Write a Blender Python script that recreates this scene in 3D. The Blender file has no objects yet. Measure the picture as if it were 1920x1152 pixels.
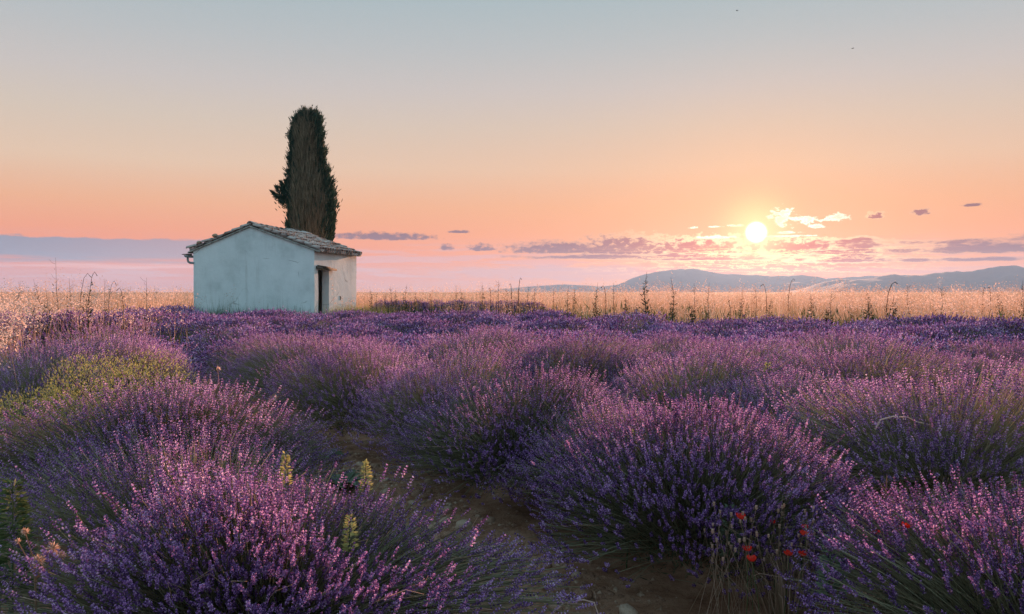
import bpy, math, random
import numpy as np
from mathutils import Vector, Matrix, Quaternion

SC = bpy.context.scene
COL = SC.collection
R = math.radians

# ------------------------------------------------------------------ camera
FPX, CX, HY, CAMZ = 1493.33, 960.0, 548.0, 1.5
cam_data = bpy.data.cameras.new('camera')
cam_data.lens = 28.0
cam_data.sensor_width = 36.0
cam_data.clip_start = 0.05
cam_data.clip_end = 60000.0
cam = bpy.data.objects.new('camera', cam_data)
COL.objects.link(cam)
cam.location = (0, 0, CAMZ)
cam.rotation_euler = (R(90.0 - math.degrees(math.atan(28.0 / FPX))), 0, 0)
SC.camera = cam


def at(px, py, depth):
    """world point seen at a photograph pixel, at a given depth"""
    return Vector(((px - CX) / FPX * depth, depth, CAMZ - (py - HY) / FPX * depth))


# ------------------------------------------------------------------ light values
SUN_AZ, SUN_EL = 17.02, 4.1
SUN_STRENGTH = 5.0
SUN_COLOR = (1.0, 0.50, 0.30)
NISHITA = 0.05
HAZE_DENSITY = 0.86e-4
HAZE_FORWARD = 0.014e-4      # larger droplets, which glow towards the sun
SC.view_settings.view_transform = 'Standard'
SC.view_settings.look = 'None'
SC.view_settings.exposure = 1.0
SC.view_settings.gamma = 1.0
SC.view_settings.use_curve_mapping = False
cy = SC.cycles
cy.max_bounces = 6
cy.diffuse_bounces = 3
cy.glossy_bounces = 2
cy.transmission_bounces = 3
cy.transparent_max_bounces = 8
cy.volume_bounces = 1
cy.sample_clamp_indirect = 4.0
cy.use_denoising = True
cy.denoiser = 'OPENIMAGEDENOISE'
cy.denoising_input_passes = 'RGB_ALBEDO_NORMAL'
cy.denoising_prefilter = 'NONE'


class Graph:
    """small helper that writes math nodes"""

    def __init__(self, tree):
        self.t = tree
        self.nodes = tree.nodes
        self.links = tree.links

    def n(self, kind, **kw):
        nd = self.nodes.new(kind)
        for k, v in kw.items():
            setattr(nd, k, v)
        return nd

    def put(self, sock, val):
        if val is None:
            return
        if isinstance(val, bpy.types.NodeSocket):
            self.links.new(val, sock)
        else:
            sock.default_value = val

    def m(self, op, a, b=None, c=None, clamp=False):
        nd = self.n('ShaderNodeMath', operation=op, use_clamp=clamp)
        self.put(nd.inputs[0], a)
        self.put(nd.inputs[1], b)
        self.put(nd.inputs[2], c)
        return nd.outputs[0]

    def sstep(self, x, lo, hi):
        nd = self.n('ShaderNodeMapRange', interpolation_type='SMOOTHSTEP', clamp=True)
        self.put(nd.inputs[0], x)
        nd.inputs[1].default_value = lo
        nd.inputs[2].default_value = hi
        nd.inputs[3].default_value = 0.0
        nd.inputs[4].default_value = 1.0
        return nd.outputs[0]

    def mix(self, f, a, b, blend='MIX'):
        nd = self.n('ShaderNodeMix', data_type='RGBA', blend_type=blend)
        nd.clamp_factor = True
        self.put(nd.inputs[0], f)
        self.put(nd.inputs[6], a if isinstance(a, bpy.types.NodeSocket) else tuple(a) + (1.0,) if len(a) == 3 else a)
        self.put(nd.inputs[7], b if isinstance(b, bpy.types.NodeSocket) else tuple(b) + (1.0,) if len(b) == 3 else b)
        return nd.outputs[2]

    def ramp(self, f, stops, interp='LINEAR'):
        nd = self.n('ShaderNodeValToRGB')
        cr = nd.color_ramp
        cr.interpolation = interp
        while len(cr.elements) < len(stops):
            cr.elements.new(0.5)
        for e, (p, c) in zip(cr.elements, stops):
            e.position = p
            e.color = tuple(c) + (1.0,)
        self.put(nd.inputs[0], f)
        return nd.outputs[0]

    def noise(self, vec, scale, detail=3.0, rough=0.55, dim='3D'):
        nd = self.n('ShaderNodeTexNoise', noise_dimensions=dim)
        self.put(nd.inputs['Vector'], vec)
        nd.inputs['Scale'].default_value = scale
        nd.inputs['Detail'].default_value = detail
        nd.inputs['Roughness'].default_value = rough
        return nd.outputs[0]


def lin(r, g, b):
    def f(c):
        c /= 255.0
        return c / 12.92 if c <= 0.04045 else ((c + 0.055) / 1.055) ** 2.4
    return (f(r), f(g), f(b))


def az_of(px):
    return math.degrees(math.atan((px - CX) / FPX))


def el_of(px, py):
    return math.degrees(math.atan((HY - py) / FPX * math.cos(R(az_of(px)))))


# ------------------------------------------------------------------ world: evening sky with low cloud banks
world = bpy.data.worlds.new('World')
SC.world = world
world.use_nodes = True
wt = world.node_tree
wt.nodes.clear()
G = Graph(wt)
tc = G.n('ShaderNodeTexCoord')
sep = G.n('ShaderNodeSeparateXYZ')
G.links.new(tc.outputs['Generated'], sep.inputs[0])
X, Y, Z = sep.outputs
az = G.m('MULTIPLY', G.m('ARCTAN2', X, Y), 57.2958)
el = G.m('MULTIPLY', G.m('ARCSINE', Z), 57.2958)
elf = G.m('DIVIDE', G.m('ADD', el, 10.0), 100.0)
sunv = Vector((math.sin(R(SUN_AZ)) * math.cos(R(SUN_EL)), math.cos(R(SUN_AZ)) * math.cos(R(SUN_EL)), math.sin(R(SUN_EL))))
dotn = G.n('ShaderNodeVectorMath', operation='DOT_PRODUCT')
G.links.new(tc.outputs['Generated'], dotn.inputs[0])
dotn.inputs[1].default_value = sunv
ang = G.m('MULTIPLY', G.m('ARCCOSINE', G.m('MINIMUM', dotn.outputs['Value'], 0.9999999)), 57.2958)


def E(e):
    return (e + 10.0) / 100.0


front = G.ramp(elf, [
    (E(-10), lin(150, 120, 130)), (E(0.0), lin(200, 144, 150)), (E(0.9), lin(220, 122, 106)), (E(2.2), lin(238, 122, 84)),
    (E(4.0), lin(244, 146, 98)), (E(6.0), lin(243, 174, 128)), (E(8.6), lin(235, 201, 172)), (E(11.5), lin(221, 203, 186)),
    (E(14.0), lin(209, 201, 197)), (E(17.0), lin(192, 197, 199)), (E(20.5), lin(174, 192, 198)), (E(35), lin(160, 194, 210)),
    (E(60), lin(160, 204, 226)), (E(90), lin(160, 208, 232))])
back = G.ramp(elf, [
    (E(-10), lin(118, 120, 134)), (E(0), lin(180, 206, 224)), (E(5), lin(192, 228, 244)), (E(14), lin(192, 236, 252)),
    (E(35), lin(180, 228, 248)), (E(60), lin(168, 216, 238)), (E(90), lin(160, 208, 232))])
saz = R(SUN_AZ)
caz = G.m('ADD', G.m('MULTIPLY', X, math.sin(saz)), G.m('MULTIPLY', Y, math.cos(saz)))
sky = G.mix(G.sstep(caz, 0.55, -0.35), front, back)
# the wide warm glow that surrounds the sun, wider than it is tall
daz = G.m('SUBTRACT', az, SUN_AZ)
de = G.m('SUBTRACT', el, SUN_EL)
q = G.m('ADD', G.m('POWER', G.m('DIVIDE', daz, 26.0), 2.0), G.m('POWER', G.m('DIVIDE', G.m('ADD', de, 1.0), 7.5), 2.0))
wide = G.m('EXPONENT', G.m('MULTIPLY', q, -1.0))
sky = G.mix(G.m('MULTIPLY', wide, 0.52), sky, lin(255, 166, 112))
r2 = G.m('POWER', G.m('DIVIDE', ang, 7.0), 2.0)
sky = G.mix(G.m('MULTIPLY', G.m('EXPONENT', G.m('MULTIPLY', r2, -1.0)), 0.30), sky, lin(255, 180, 120))
# Nishita sky underneath
nish = G.n('ShaderNodeTexSky', sky_type='NISHITA')
nish.sun_disc = False
nish.sun_elevation = R(SUN_EL)
nish.sun_rotation = R(SUN_AZ)
nish.altitude = 500
nish.dust_density = 1.5
nsc = G.n('ShaderNodeVectorMath', operation='SCALE')
G.links.new(nish.outputs[0], nsc.inputs[0])
nsc.inputs['Scale'].default_value = NISHITA
sky = G.mix(0.1, sky, nsc.outputs[0])

# clouds (all laid out by direction: azimuth and elevation in degrees)
cv = G.n('ShaderNodeCombineXYZ')
G.links.new(G.m('MULTIPLY', az, 0.55), cv.inputs[0])
G.links.new(G.m('MULTIPLY', el, 2.0), cv.inputs[1])
n1 = G.m('MULTIPLY', G.m('SUBTRACT', G.noise(cv.outputs[0], 0.9, 6.0, 0.62), 0.5), 2.6)
cv2 = G.n('ShaderNodeCombineXYZ')
G.links.new(G.m('MULTIPLY', az, 1.3), cv2.inputs[0])
G.links.new(G.m('MULTIPLY', el, 2.2), cv2.inputs[1])
n2 = G.m('MULTIPLY', G.m('SUBTRACT', G.noise(cv2.outputs[0], 1.3, 6.0, 0.64), 0.5), 2.6)
cv3 = G.n('ShaderNodeCombineXYZ')
G.links.new(G.m('MULTIPLY', az, 0.16), cv3.inputs[0])
G.links.new(G.m('MULTIPLY', el, 3.2), cv3.inputs[1])
cv3.inputs[2].default_value = 7.3
n3 = G.m('MULTIPLY', G.m('SUBTRACT', G.noise(cv3.outputs[0], 1.0, 5.0, 0.6), 0.5), 2.0)


def cloud(px, py, wpx, hpx, noise, amt, flat=2.2):
    """a cloud field: 1 in its heart, below 0 outside, flatter underneath"""
    a0, e0 = az_of(px), el_of(px, py)
    k = 57.2958 / FPX * math.cos(R(a0)) ** 2
    u = G.m('DIVIDE', G.m('SUBTRACT', az, a0), wpx * k)
    v = G.m('DIVIDE', G.m('SUBTRACT', el, e0), hpx * 57.2958 / FPX)
    v = G.m('MAXIMUM', v, G.m('MULTIPLY', v, -flat))
    d = G.m('SUBTRACT', 1.0, G.m('ADD', G.m('MULTIPLY', u, u), G.m('MULTIPLY', v, v)))
    return G.m('ADD', d, G.m('MULTIPLY', noise, amt * 1.35))


def union(fs):
    f = fs[0]
    for g in fs[1:]:
        f = G.m('MAXIMUM', f, g)
    return f


# soft thin veils low over the horizon, streaked
veil_mask = G.m('MULTIPLY', G.sstep(el, 0.2, 1.2), G.sstep(el, 4.2, 2.4))
veil = G.m('MULTIPLY', G.sstep(n3, -0.02, 0.16), veil_mask)
sunp = G.m('EXPONENT', G.m('MULTIPLY', G.m('POWER', G.m('DIVIDE', ang, 7.5), 2.0), -1.0))
sunp_wide = G.m('EXPONENT', G.m('MULTIPLY', G.m('POWER', G.m('DIVIDE', ang, 15.0), 2.0), -1.0))
veil_col = G.mix(sunp, G.mix(sunp_wide, lin(208, 165, 170), lin(238, 140, 124)), lin(255, 150, 88))
sky = G.mix(G.m('MULTIPLY', veil, 0.55), sky, veil_col)
low_band = cloud(1090, 512, 330, 17, n1, 0.8, 1.0)
sky = G.mix(G.m('MULTIPLY', G.sstep(low_band, 0.0, 0.7), 0.55), sky, G.mix(sunp, lin(203, 155, 158), lin(255, 140, 100)))
# the long slate bank on the left: flat top, soft foot
top_el = el_of(200, 446)
bank = G.m('MULTIPLY', G.sstep(G.m('ADD', el, G.m('MULTIPLY', n1, 0.25)), top_el + 0.04, top_el - 0.12), G.sstep(G.m('ADD', el, G.m('MULTIPLY', n3, 0.9)), el_of(200, 506), el_of(200, 480)))
bank = G.m('MULTIPLY', bank, G.sstep(az, az_of(640), az_of(330)))
bank = G.m('MULTIPLY', bank, G.sstep(az, -95.0, -50.0))
sky = G.mix(G.m('MULTIPLY', bank, 0.92), sky, G.mix(G.sstep(az, az_of(-100), az_of(420)), lin(112, 130, 152), lin(160, 138, 150)))
pink = cloud(230, 499, 330, 6, n3, 1.2, 1.0)
sky = G.mix(G.m('MULTIPLY', G.sstep(pink, 0.0, 0.9), 0.6), sky, lin(242, 184, 178))
# the deep orange layer under the sun
under = cloud(1430, 496, 270, 34, n1, 0.7, 1.0)
sky = G.mix(G.m('MULTIPLY', G.sstep(under, 0.0, 0.8), 0.75), sky, (1.0, 0.20, 0.05))
# grey mauve clouds
dark = union([
    cloud(1250, 482, 360, 6.5, n1, 1.0, 1.5), cloud(1600, 473, 300, 8.0, n1, 1.1, 2.0), cloud(1780, 488, 220, 5.0, n1, 1.1, 1.5),
    cloud(1050, 472, 128, 23.8, n2, 0.76, 5.0), cloud(1168, 473, 117, 39.2, n2, 0.85, 7.0), cloud(1310, 473, 156, 33.6, n2, 0.85, 8.0),
    cloud(902, 468, 29, 14.0, n2, 1.04, 4.0), cloud(838, 466, 17, 9.8, n2, 1.04), cloud(720, 447, 112, 12.6, n2, 0.95, 3.0), cloud(862, 436, 26, 4.2, n2, 0.95),
    cloud(1600, 462, 145, 15.4, n1, 0.95, 2.0), cloud(1590, 487, 134, 12.6, n1, 0.95, 2.0), cloud(1890, 466, 257, 22.4, n1, 0.95, 3.0),
    cloud(2150, 440, 156, 16.8, n1, 1.14, 3.0), cloud(1480, 466, 123, 22.4, n2, 0.95, 3.0), cloud(1330, 486, 168, 8.4, n1, 0.95, 2.0),
    cloud(1642, 407, 22, 11.2, n2, 1.14, 3.0), cloud(1726, 401, 22, 11.2, n2, 1.14, 3.0), cloud(1820, 386, 22, 4.2, n2, 0.95)])
dark_col = G.mix(sunp, G.mix(sunp_wide, lin(112, 82, 102), lin(134, 72, 80)), lin(236, 96, 54))
dm = G.sstep(dark, -0.05, 0.85)
rim = G.m('MULTIPLY', G.m('MULTIPLY', dm, G.m('SUBTRACT', 1.0, dm)), 4.0)
sky = G.mix(G.m('MULTIPLY', dm, 0.92), sky, dark_col)
sky = G.mix(G.m('MULTIPLY', rim, G.m('MULTIPLY', sunp_wide, 0.75)), sky, G.mix(sunp, lin(255, 178, 130), (1.8, 1.4, 0.7)))
# small bright clouds around the sun and gilded threads under it
lit = union([
    cloud(1466, 408, 24, 17, n2, 2.32, 1.0), cloud(1508, 414, 30, 10, n2, 2.17, 1.6), cloud(1568, 410, 26, 9, n2, 2.17, 1.5), cloud(1532, 425, 14, 5, n2, 1.74, 1.5),
    cloud(1382, 424, 18, 3.2, n2, 1.45), cloud(1342, 426, 14, 2.2, n2, 1.45), cloud(1342, 446, 44, 4.0, n2, 1.45), cloud(1300, 428, 10, 3, n2, 1.74),
    cloud(1480, 437, 28, 3, n2, 1.59), cloud(1465, 444, 70, 2.6, n2, 1.45)])
lm = G.sstep(lit, -0.05, 0.75)
sky = G.mix(G.m('MULTIPLY', lm, G.m('ADD', G.m('MULTIPLY', sunp, 1.0), 0.1, clamp=True)), sky, (1.7, 1.5, 1.15))
heart = G.sstep(lit, 0.75, 1.15)
sky = G.mix(G.m('MULTIPLY', heart, 0.5), sky, lin(250, 186, 130))
th = G.m('SUBTRACT', 1.0, G.m('MULTIPLY', G.m('ABSOLUTE', G.m('ADD', n3, G.m('MULTIPLY', n2, 0.30))), 14.0), clamp=True)
th = G.m('MULTIPLY', th, G.m('MULTIPLY', G.sstep(el, 0.9, 1.5), G.sstep(el, 3.4, 2.7)))
sky = G.mix(G.m('MULTIPLY', th, G.m('MULTIPLY', sunp, 1.0)), sky, (2.3, 1.35, 0.5))
# brighter towards the horizon, where the air over the plain dims it again
bo = G.m('ADD', 1.0, G.m('MULTIPLY', G.m('EXPONENT', G.m('MULTIPLY', G.m('POWER', G.m('DIVIDE', G.m('MAXIMUM', el, 0.0), 4.5), 1.3), -1.0)), 0.40))
bsc = G.n('ShaderNodeVectorMath', operation='SCALE')
G.links.new(sky, bsc.inputs[0])
G.links.new(bo, bsc.inputs['Scale'])
sky = bsc.outputs[0]
# halo and disc of the sun itself
h2 = G.m('EXPONENT', G.m('MULTIPLY', G.m('POWER', G.m('DIVIDE', ang, 1.9), 2.0), -1.0))
sky = G.mix(G.m('MULTIPLY', h2, 0.85), sky, (1.7, 1.1, 0.42))
h3 = G.sstep(ang, 0.82, 0.30)
sky = G.mix(h3, sky, (5.0, 4.7, 3.8))
bg = G.n('ShaderNodeBackground')
G.links.new(sky, bg.inputs['Color'])
bg.inputs['Strength'].default_value = 0.502
wo = G.n('ShaderNodeOutputWorld')
G.links.new(bg.outputs[0], wo.inputs['Surface'])

# ------------------------------------------------------------------ sun
sd = bpy.data.lights.new('sun', 'SUN')
sd.energy = SUN_STRENGTH
sd.angle = R(0.8)
sd.color = SUN_COLOR
sun = bpy.data.objects.new('sun', sd)
COL.objects.link(sun)
sun.location = (20, 60, 20)
lampv = Vector((math.sin(R(SUN_AZ)) * math.cos(R(6.0)), math.cos(R(SUN_AZ)) * math.cos(R(6.0)), math.sin(R(6.0))))
sun.rotation_euler = (-lampv).to_track_quat('-Z', 'Y').to_euler()

# ------------------------------------------------------------------ mesh helpers


class MB:
    """collects triangles and quads with a per-vertex tint"""

    def __init__(self):
        self.v, self.f3, self.f4, self.t = [], [], [], []
        self.n = 0

    def add(self, v, f, tint=0.5):
        v = np.asarray(v, np.float32).reshape(-1, 3)
        f = np.asarray(f, np.int64)
        if len(f):
            (self.f3 if f.shape[1] == 3 else self.f4).append(f + self.n)
        self.v.append(v)
        t = np.asarray(tint, np.float32)
        self.t.append(np.full(len(v), t, np.float32) if t.ndim == 0 else t.reshape(-1))
        self.n += len(v)

    def mesh(self, name, mat, smooth=False):
        me = bpy.data.meshes.new(name)
        v = np.concatenate(self.v)
        me.vertices.add(len(v))
        me.vertices.foreach_set('co', v.ravel())
        parts, starts, off = [], [], 0
        for fl, k in ((self.f3, 3), (self.f4, 4)):
            if fl:
                f = np.concatenate(fl)
                parts.append(f.ravel())
                starts.append(off + np.arange(len(f)) * k)
                off += len(f) * k
        idx = np.concatenate(parts).astype(np.int32)
        st = np.concatenate(starts).astype(np.int32)
        me.loops.add(len(idx))
        me.loops.foreach_set('vertex_index', idx)
        me.polygons.add(len(st))
        me.polygons.foreach_set('loop_start', st)
        if smooth:
            me.polygons.foreach_set('use_smooth', np.ones(len(st), bool))
        at_ = me.attributes.new('tint', 'FLOAT', 'POINT')
        at_.data.foreach_set('value', np.concatenate(self.t))
        me.update(calc_edges=True)
        for m in (mat if isinstance(mat, (list, tuple)) else [mat]):
            me.materials.append(m)
        return me

    def obj(self, name, mat, parent=None, smooth=False, **kw):
        return link(name, self.mesh(name, mat, smooth), parent, **kw)


def link(name, me, parent=None, loc=None, label=None, cat=None, group=None, kind=None):
    o = bpy.data.objects.new(name, me)
    COL.objects.link(o)
    if parent is not None:
        o.parent = parent
    if loc is not None:
        o.location = loc
    tag(o, label, cat, group, kind)
    return o


def tag(o, label=None, cat=None, group=None, kind=None):
    if label:
        o['label'] = label
    if cat:
        o['category'] = cat
    if group:
        o['group'] = group
    if kind:
        o['kind'] = kind
    return o


def thing(name, loc, label, cat, group=None, rz=0.0):
    o = link(name, None, None, loc, label, cat, group)
    o.rotation_euler.z = rz
    return o


BOXF = [[0, 3, 2, 1], [4, 5, 6, 7], [0, 1, 5, 4], [1, 2, 6, 5], [2, 3, 7, 6], [3, 0, 4, 7]]


def hexa(mb, p8, tint=0.5):
    mb.add(p8, BOXF, tint)


def unit(v):
    v = np.asarray(v, float)
    return v / np.maximum(np.linalg.norm(v, axis=-1, keepdims=True), 1e-9)


def perp(d):
    """two unit vectors at right angles to each direction"""
    ref = np.where(np.abs(d[..., 2:3]) > 0.9, np.array([1.0, 0, 0]), np.array([0, 0, 1.0]))
    a = unit(np.cross(d, ref))
    return a, np.cross(d, a)


def tube(mb, pts, rad, sides=5, tint=0.5, cap=True):
    pts = np.asarray([tuple(p) for p in pts], float)
    rad = np.asarray(rad if hasattr(rad, '__len__') else [rad] * len(pts), float)
    d = np.gradient(pts, axis=0)
    d = unit(d)
    a, b = perp(d)
    for i in range(1, len(a)):
        if np.dot(a[i], a[i - 1]) < 0:
            a[i], b[i] = -a[i], -b[i]
    th_ = np.arange(sides) / sides * 2 * np.pi
    ring = a[:, None] * np.cos(th_)[None, :, None] + b[:, None] * np.sin(th_)[None, :, None]
    v = (pts[:, None] + ring * rad[:, None, None]).reshape(-1, 3)
    f = []
    for i in range(len(pts) - 1):
        for j in range(sides):
            k = (j + 1) % sides
            f.append([i * sides + j, i * sides + k, (i + 1) * sides + k, (i + 1) * sides + j])
    t = np.asarray(tint, float)
    if t.ndim == 1:
        t = np.repeat(t, sides)
    mb.add(v, f, t)
    if cap:
        e = len(pts) - 1
        mb.add(v[e * sides:], [[0, j, j + 1] for j in range(1, sides - 1)], t if t.ndim == 0 else t[-sides:])
        mb.add(v[:sides], [[0, j + 1, j] for j in range(1, sides - 1)], t if t.ndim == 0 else t[:sides])


def blades(mb, p0, p1, w, tint=0.5, mid=0.5, twist=None):
    """many slender diamond blades at once (two triangles folded along the middle)"""
    p0, p1 = np.asarray(p0, float), np.asarray(p1, float)
    n = len(p0)
    d = unit(p1 - p0)
    a, b = perp(d)
    ang_ = np.random.default_rng(n).uniform(0, 2 * np.pi, n)[:, None] if twist is None else twist[:, None]
    s = a * np.cos(ang_) + b * np.sin(ang_)
    nrm = np.cross(d, s)
    w = np.broadcast_to(np.asarray(w, float), (n,))[:, None]
    c = p0 + (p1 - p0) * mid
    v = np.stack([p0, c + s * w + nrm * w * 0.35, p1, c - s * w + nrm * w * 0.35], 1).reshape(-1, 3)
    base = np.arange(n)[:, None] * 4
    f = np.concatenate([base + np.array([[0, 1, 2]]), base + np.array([[0, 2, 3]])])
    t = np.asarray(tint, float)
    mb.add(v, f, np.repeat(t, 4) if t.ndim == 1 else t)


def snoise(p, freq, seed, octaves=3):
    """cheap smooth noise, roughly -1..1"""
    rng = np.random.default_rng(seed)
    p = np.asarray(p, float)
    out = np.zeros(p.shape[:-1])
    amp, tot = 1.0, 0.0
    for o in range(octaves):
        for _ in range(4):
            k = rng.normal(size=p.shape[-1])
            k = k / np.linalg.norm(k) * freq * (2 ** o) * rng.uniform(0.7, 1.3)
            out += amp * np.sin(p @ k + rng.uniform(0, 6.28)) * 0.5
        tot += amp
        amp *= 0.5
    return out / tot


# ------------------------------------------------------------------ materials


def material(name):
    m = bpy.data.materials.new(name)
    m.use_nodes = True
    m.node_tree.nodes.clear()
    g = Graph(m.node_tree)
    g.out = g.n('ShaderNodeOutputMaterial')
    return m, g


def plant_mat(name, stops, trans=0.4, rough=0.75, jitter=0.12, grain=None):
    """leaf or petal: colour from the piece's own tint, light passing through"""
    m, g = material(name)
    a = g.n('ShaderNodeAttribute', attribute_name='tint')
    oi = g.n('ShaderNodeObjectInfo')
    f = g.m('ADD', a.outputs['Fac'], g.m('MULTIPLY', g.m('SUBTRACT', oi.outputs['Random'], 0.5), jitter), clamp=True)
    if grain:
        tcn = g.n('ShaderNodeTexCoord')
        f = g.m('ADD', f, g.m('MULTIPLY', g.m('SUBTRACT', g.noise(tcn.outputs['Object'], grain[0], 3), 0.5), grain[1]), clamp=True)
    c = g.ramp(f, stops)
    p = g.n('ShaderNodeBsdfPrincipled')
    g.links.new(c, p.inputs['Base Color'])
    p.inputs['Roughness'].default_value = rough
    p.inputs['Specular IOR Level'].default_value = 0.25
    tr = g.n('ShaderNodeBsdfTranslucent')
    g.links.new(c, tr.inputs['Color'])
    mx = g.n('ShaderNodeMixShader')
    mx.inputs[0].default_value = trans
    g.links.new(p.outputs[0], mx.inputs[1])
    g.links.new(tr.outputs[0], mx.inputs[2])
    g.links.new(mx.outputs[0], g.out.inputs['Surface'])
    return m


def rough_mat(name, stops, scale, detail=6.0, bump=0.3, bump_scale=None, rough=0.9, stretch=(1, 1, 1), spec=0.2, tint_amt=0.0):
    m, g = material(name)
    tcn = g.n('ShaderNodeTexCoord')
    mp = g.n('ShaderNodeMapping')
    mp.inputs['Scale'].default_value = stretch
    g.links.new(tcn.outputs['Object'], mp.inputs['Vector'])
    n_ = g.noise(mp.outputs[0], scale, detail, 0.62)
    f = n_
    if tint_amt:
        a = g.n('ShaderNodeAttribute', attribute_name='tint')
        f = g.m('ADD', f, g.m('MULTIPLY', g.m('SUBTRACT', a.outputs['Fac'], 0.5), tint_amt), clamp=True)
        oi = g.n('ShaderNodeObjectInfo')
        f = g.m('ADD', f, g.m('MULTIPLY', g.m('SUBTRACT', oi.outputs['Random'], 0.5), tint_amt), clamp=True)
    c = g.ramp(f, stops)
    p = g.n('ShaderNodeBsdfPrincipled')
    g.links.new(c, p.inputs['Base Color'])
    p.inputs['Roughness'].default_value = rough
    p.inputs['Specular IOR Level'].default_value = spec
    if bump:
        b = g.n('ShaderNodeBump')
        b.inputs['Strength'].default_value = bump
        b.inputs['Distance'].default_value = 0.02
        g.links.new(g.noise(mp.outputs[0], bump_scale or scale * 4, 6, 0.65), b.inputs['Height'])
        g.links.new(b.outputs[0], p.inputs['Normal'])
    g.links.new(p.outputs[0], g.out.inputs['Surface'])
    return m


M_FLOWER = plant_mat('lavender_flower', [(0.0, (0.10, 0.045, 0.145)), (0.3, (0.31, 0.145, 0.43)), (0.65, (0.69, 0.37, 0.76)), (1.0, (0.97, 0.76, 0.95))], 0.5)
M_STEM = plant_mat('lavender_stem', [(0.0, (0.14, 0.095, 0.06)), (0.5, (0.25, 0.22, 0.13)), (1.0, (0.42, 0.38, 0.25))], 0.35)
M_LEAF = plant_mat('lavender_leaf', [(0.0, (0.04, 0.045, 0.024)), (0.6, (0.095, 0.10, 0.052)), (1.0, (0.17, 0.165, 0.095))], 0.35)
M_STRAW = plant_mat('dry_straw', [(0.0, (0.20, 0.15, 0.075)), (0.4, (0.42, 0.27, 0.185)), (0.75, (0.70, 0.47, 0.385)), (1.0, (0.89, 0.68, 0.61))], 0.58)
M_DARKWEED = plant_mat('dark_weed', [(0.0, (0.030, 0.024, 0.018)), (0.5, (0.045, 0.05, 0.03)), (1.0, (0.09, 0.10, 0.045))], 0.3)
M_GREEN = plant_mat('green_leaf', [(0.0, (0.035, 0.05, 0.02)), (0.5, (0.085, 0.12, 0.045)), (1.0, (0.17, 0.21, 0.08))], 0.4)
M_YELLOW = plant_mat('yellow_green_leaf', [(0.0, (0.16, 0.17, 0.06)), (0.5, (0.40, 0.38, 0.14)), (1.0, (0.68, 0.60, 0.24))], 0.45)
M_GREYGREEN = plant_mat('grey_green_leaf', [(0.0, (0.08, 0.10, 0.065)), (0.5, (0.17, 0.20, 0.13)), (1.0, (0.30, 0.33, 0.23))], 0.35)
M_CYPRESS = plant_mat('cypress_spray', [(0.0, (0.018, 0.040, 0.034)), (0.5, (0.032, 0.066, 0.052)), (1.0, (0.06, 0.095, 0.06))], 0.25)
M_CYPRESS_DRY = plant_mat('cypress_dry_spray', [(0.0, (0.10, 0.078, 0.055)), (0.5, (0.22, 0.17, 0.115)), (1.0, (0.36, 0.28, 0.19))], 0.25)
M_POPPY = plant_mat('poppy_petal', [(0.0, (0.80, 0.02, 0.012)), (0.5, (0.92, 0.03, 0.018)), (1.0, (0.97, 0.07, 0.04))], 0.45, rough=0.55)
M_STONE = rough_mat('field_stone', [(0.3, (0.25, 0.125, 0.08)), (0.5, (0.42, 0.25, 0.17)), (0.7, (0.56, 0.40, 0.30))], 9.0, bump=0.5, tint_amt=0.35)
M_PLASTER = rough_mat('lime_plaster', [(0.28, (0.50, 0.53, 0.53)), (0.46, (0.645, 0.675, 0.68)), (0.7, (0.74, 0.765, 0.77))], 0.9, detail=8, bump=0.55, bump_scale=5.0)
_nt = M_PLASTER.node_tree
_g = Graph(_nt)
_p = [n_ for n_ in _nt.nodes if n_.type == 'BSDF_PRINCIPLED'][0]
_src = _p.inputs['Base Color'].links[0].from_socket
_tc = _g.n('ShaderNodeTexCoord')
_mp = _g.n('ShaderNodeMapping')
_mp.inputs['Scale'].default_value = (3.2, 3.2, 0.35)
_nt.links.new(_tc.outputs['Object'], _mp.inputs['Vector'])
_streak = _g.sstep(_g.noise(_mp.outputs[0], 1.5, 6, 0.65), 0.54, 0.76)
_vor = _g.n('ShaderNodeTexVoronoi', feature='DISTANCE_TO_EDGE')
_wv = _g.n('ShaderNodeVectorMath', operation='ADD')
_nn = _g.n('ShaderNodeTexNoise')
_nn.inputs['Scale'].default_value = 2.0
_nn.inputs['Detail'].default_value = 6
_nt.links.new(_tc.outputs['Object'], _wv.inputs[0])
_nt.links.new(_nn.outputs['Color'], _wv.inputs[1])
_nt.links.new(_wv.outputs[0], _vor.inputs['Vector'])
_vor.inputs['Scale'].default_value = 0.55
_crack = _g.m('MULTIPLY', _g.sstep(_vor.outputs['Distance'], 0.012, 0.003), _g.sstep(_g.noise(_tc.outputs['Object'], 0.8, 3), 0.5, 0.6))
_c = _g.mix(_g.m('MULTIPLY', _streak, 0.45), _src, (0.40, 0.40, 0.38))
_c = _g.mix(_g.m('MULTIPLY', _crack, 0.6), _c, (0.22, 0.22, 0.21))
_sp = _g.n('ShaderNodeSeparateXYZ')
_nt.links.new(_tc.outputs['Object'], _sp.inputs[0])
_splash = _g.sstep(_g.m('ADD', _sp.outputs[2], _g.m('MULTIPLY', _g.noise(_tc.outputs['Object'], 2.2, 6, 0.7), 1.2)), 1.35, 0.65)
_c = _g.mix(_g.m('MULTIPLY', _splash, 0.5), _c, (0.46, 0.44, 0.38))
_nt.links.new(_c, _p.inputs['Base Color'])
M_TILE = rough_mat('clay_tile', [(0.22, (0.12, 0.085, 0.075)), (0.42, (0.30, 0.23, 0.21)), (0.6, (0.46, 0.39, 0.36)), (0.8, (0.56, 0.51, 0.47))], 4.5, bump=0.5, tint_amt=0.35)
M_MORTAR = rough_mat('old_mortar', [(0.3, (0.22, 0.20, 0.18)), (0.7, (0.40, 0.37, 0.34))], 6.0, bump=0.6)
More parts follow.
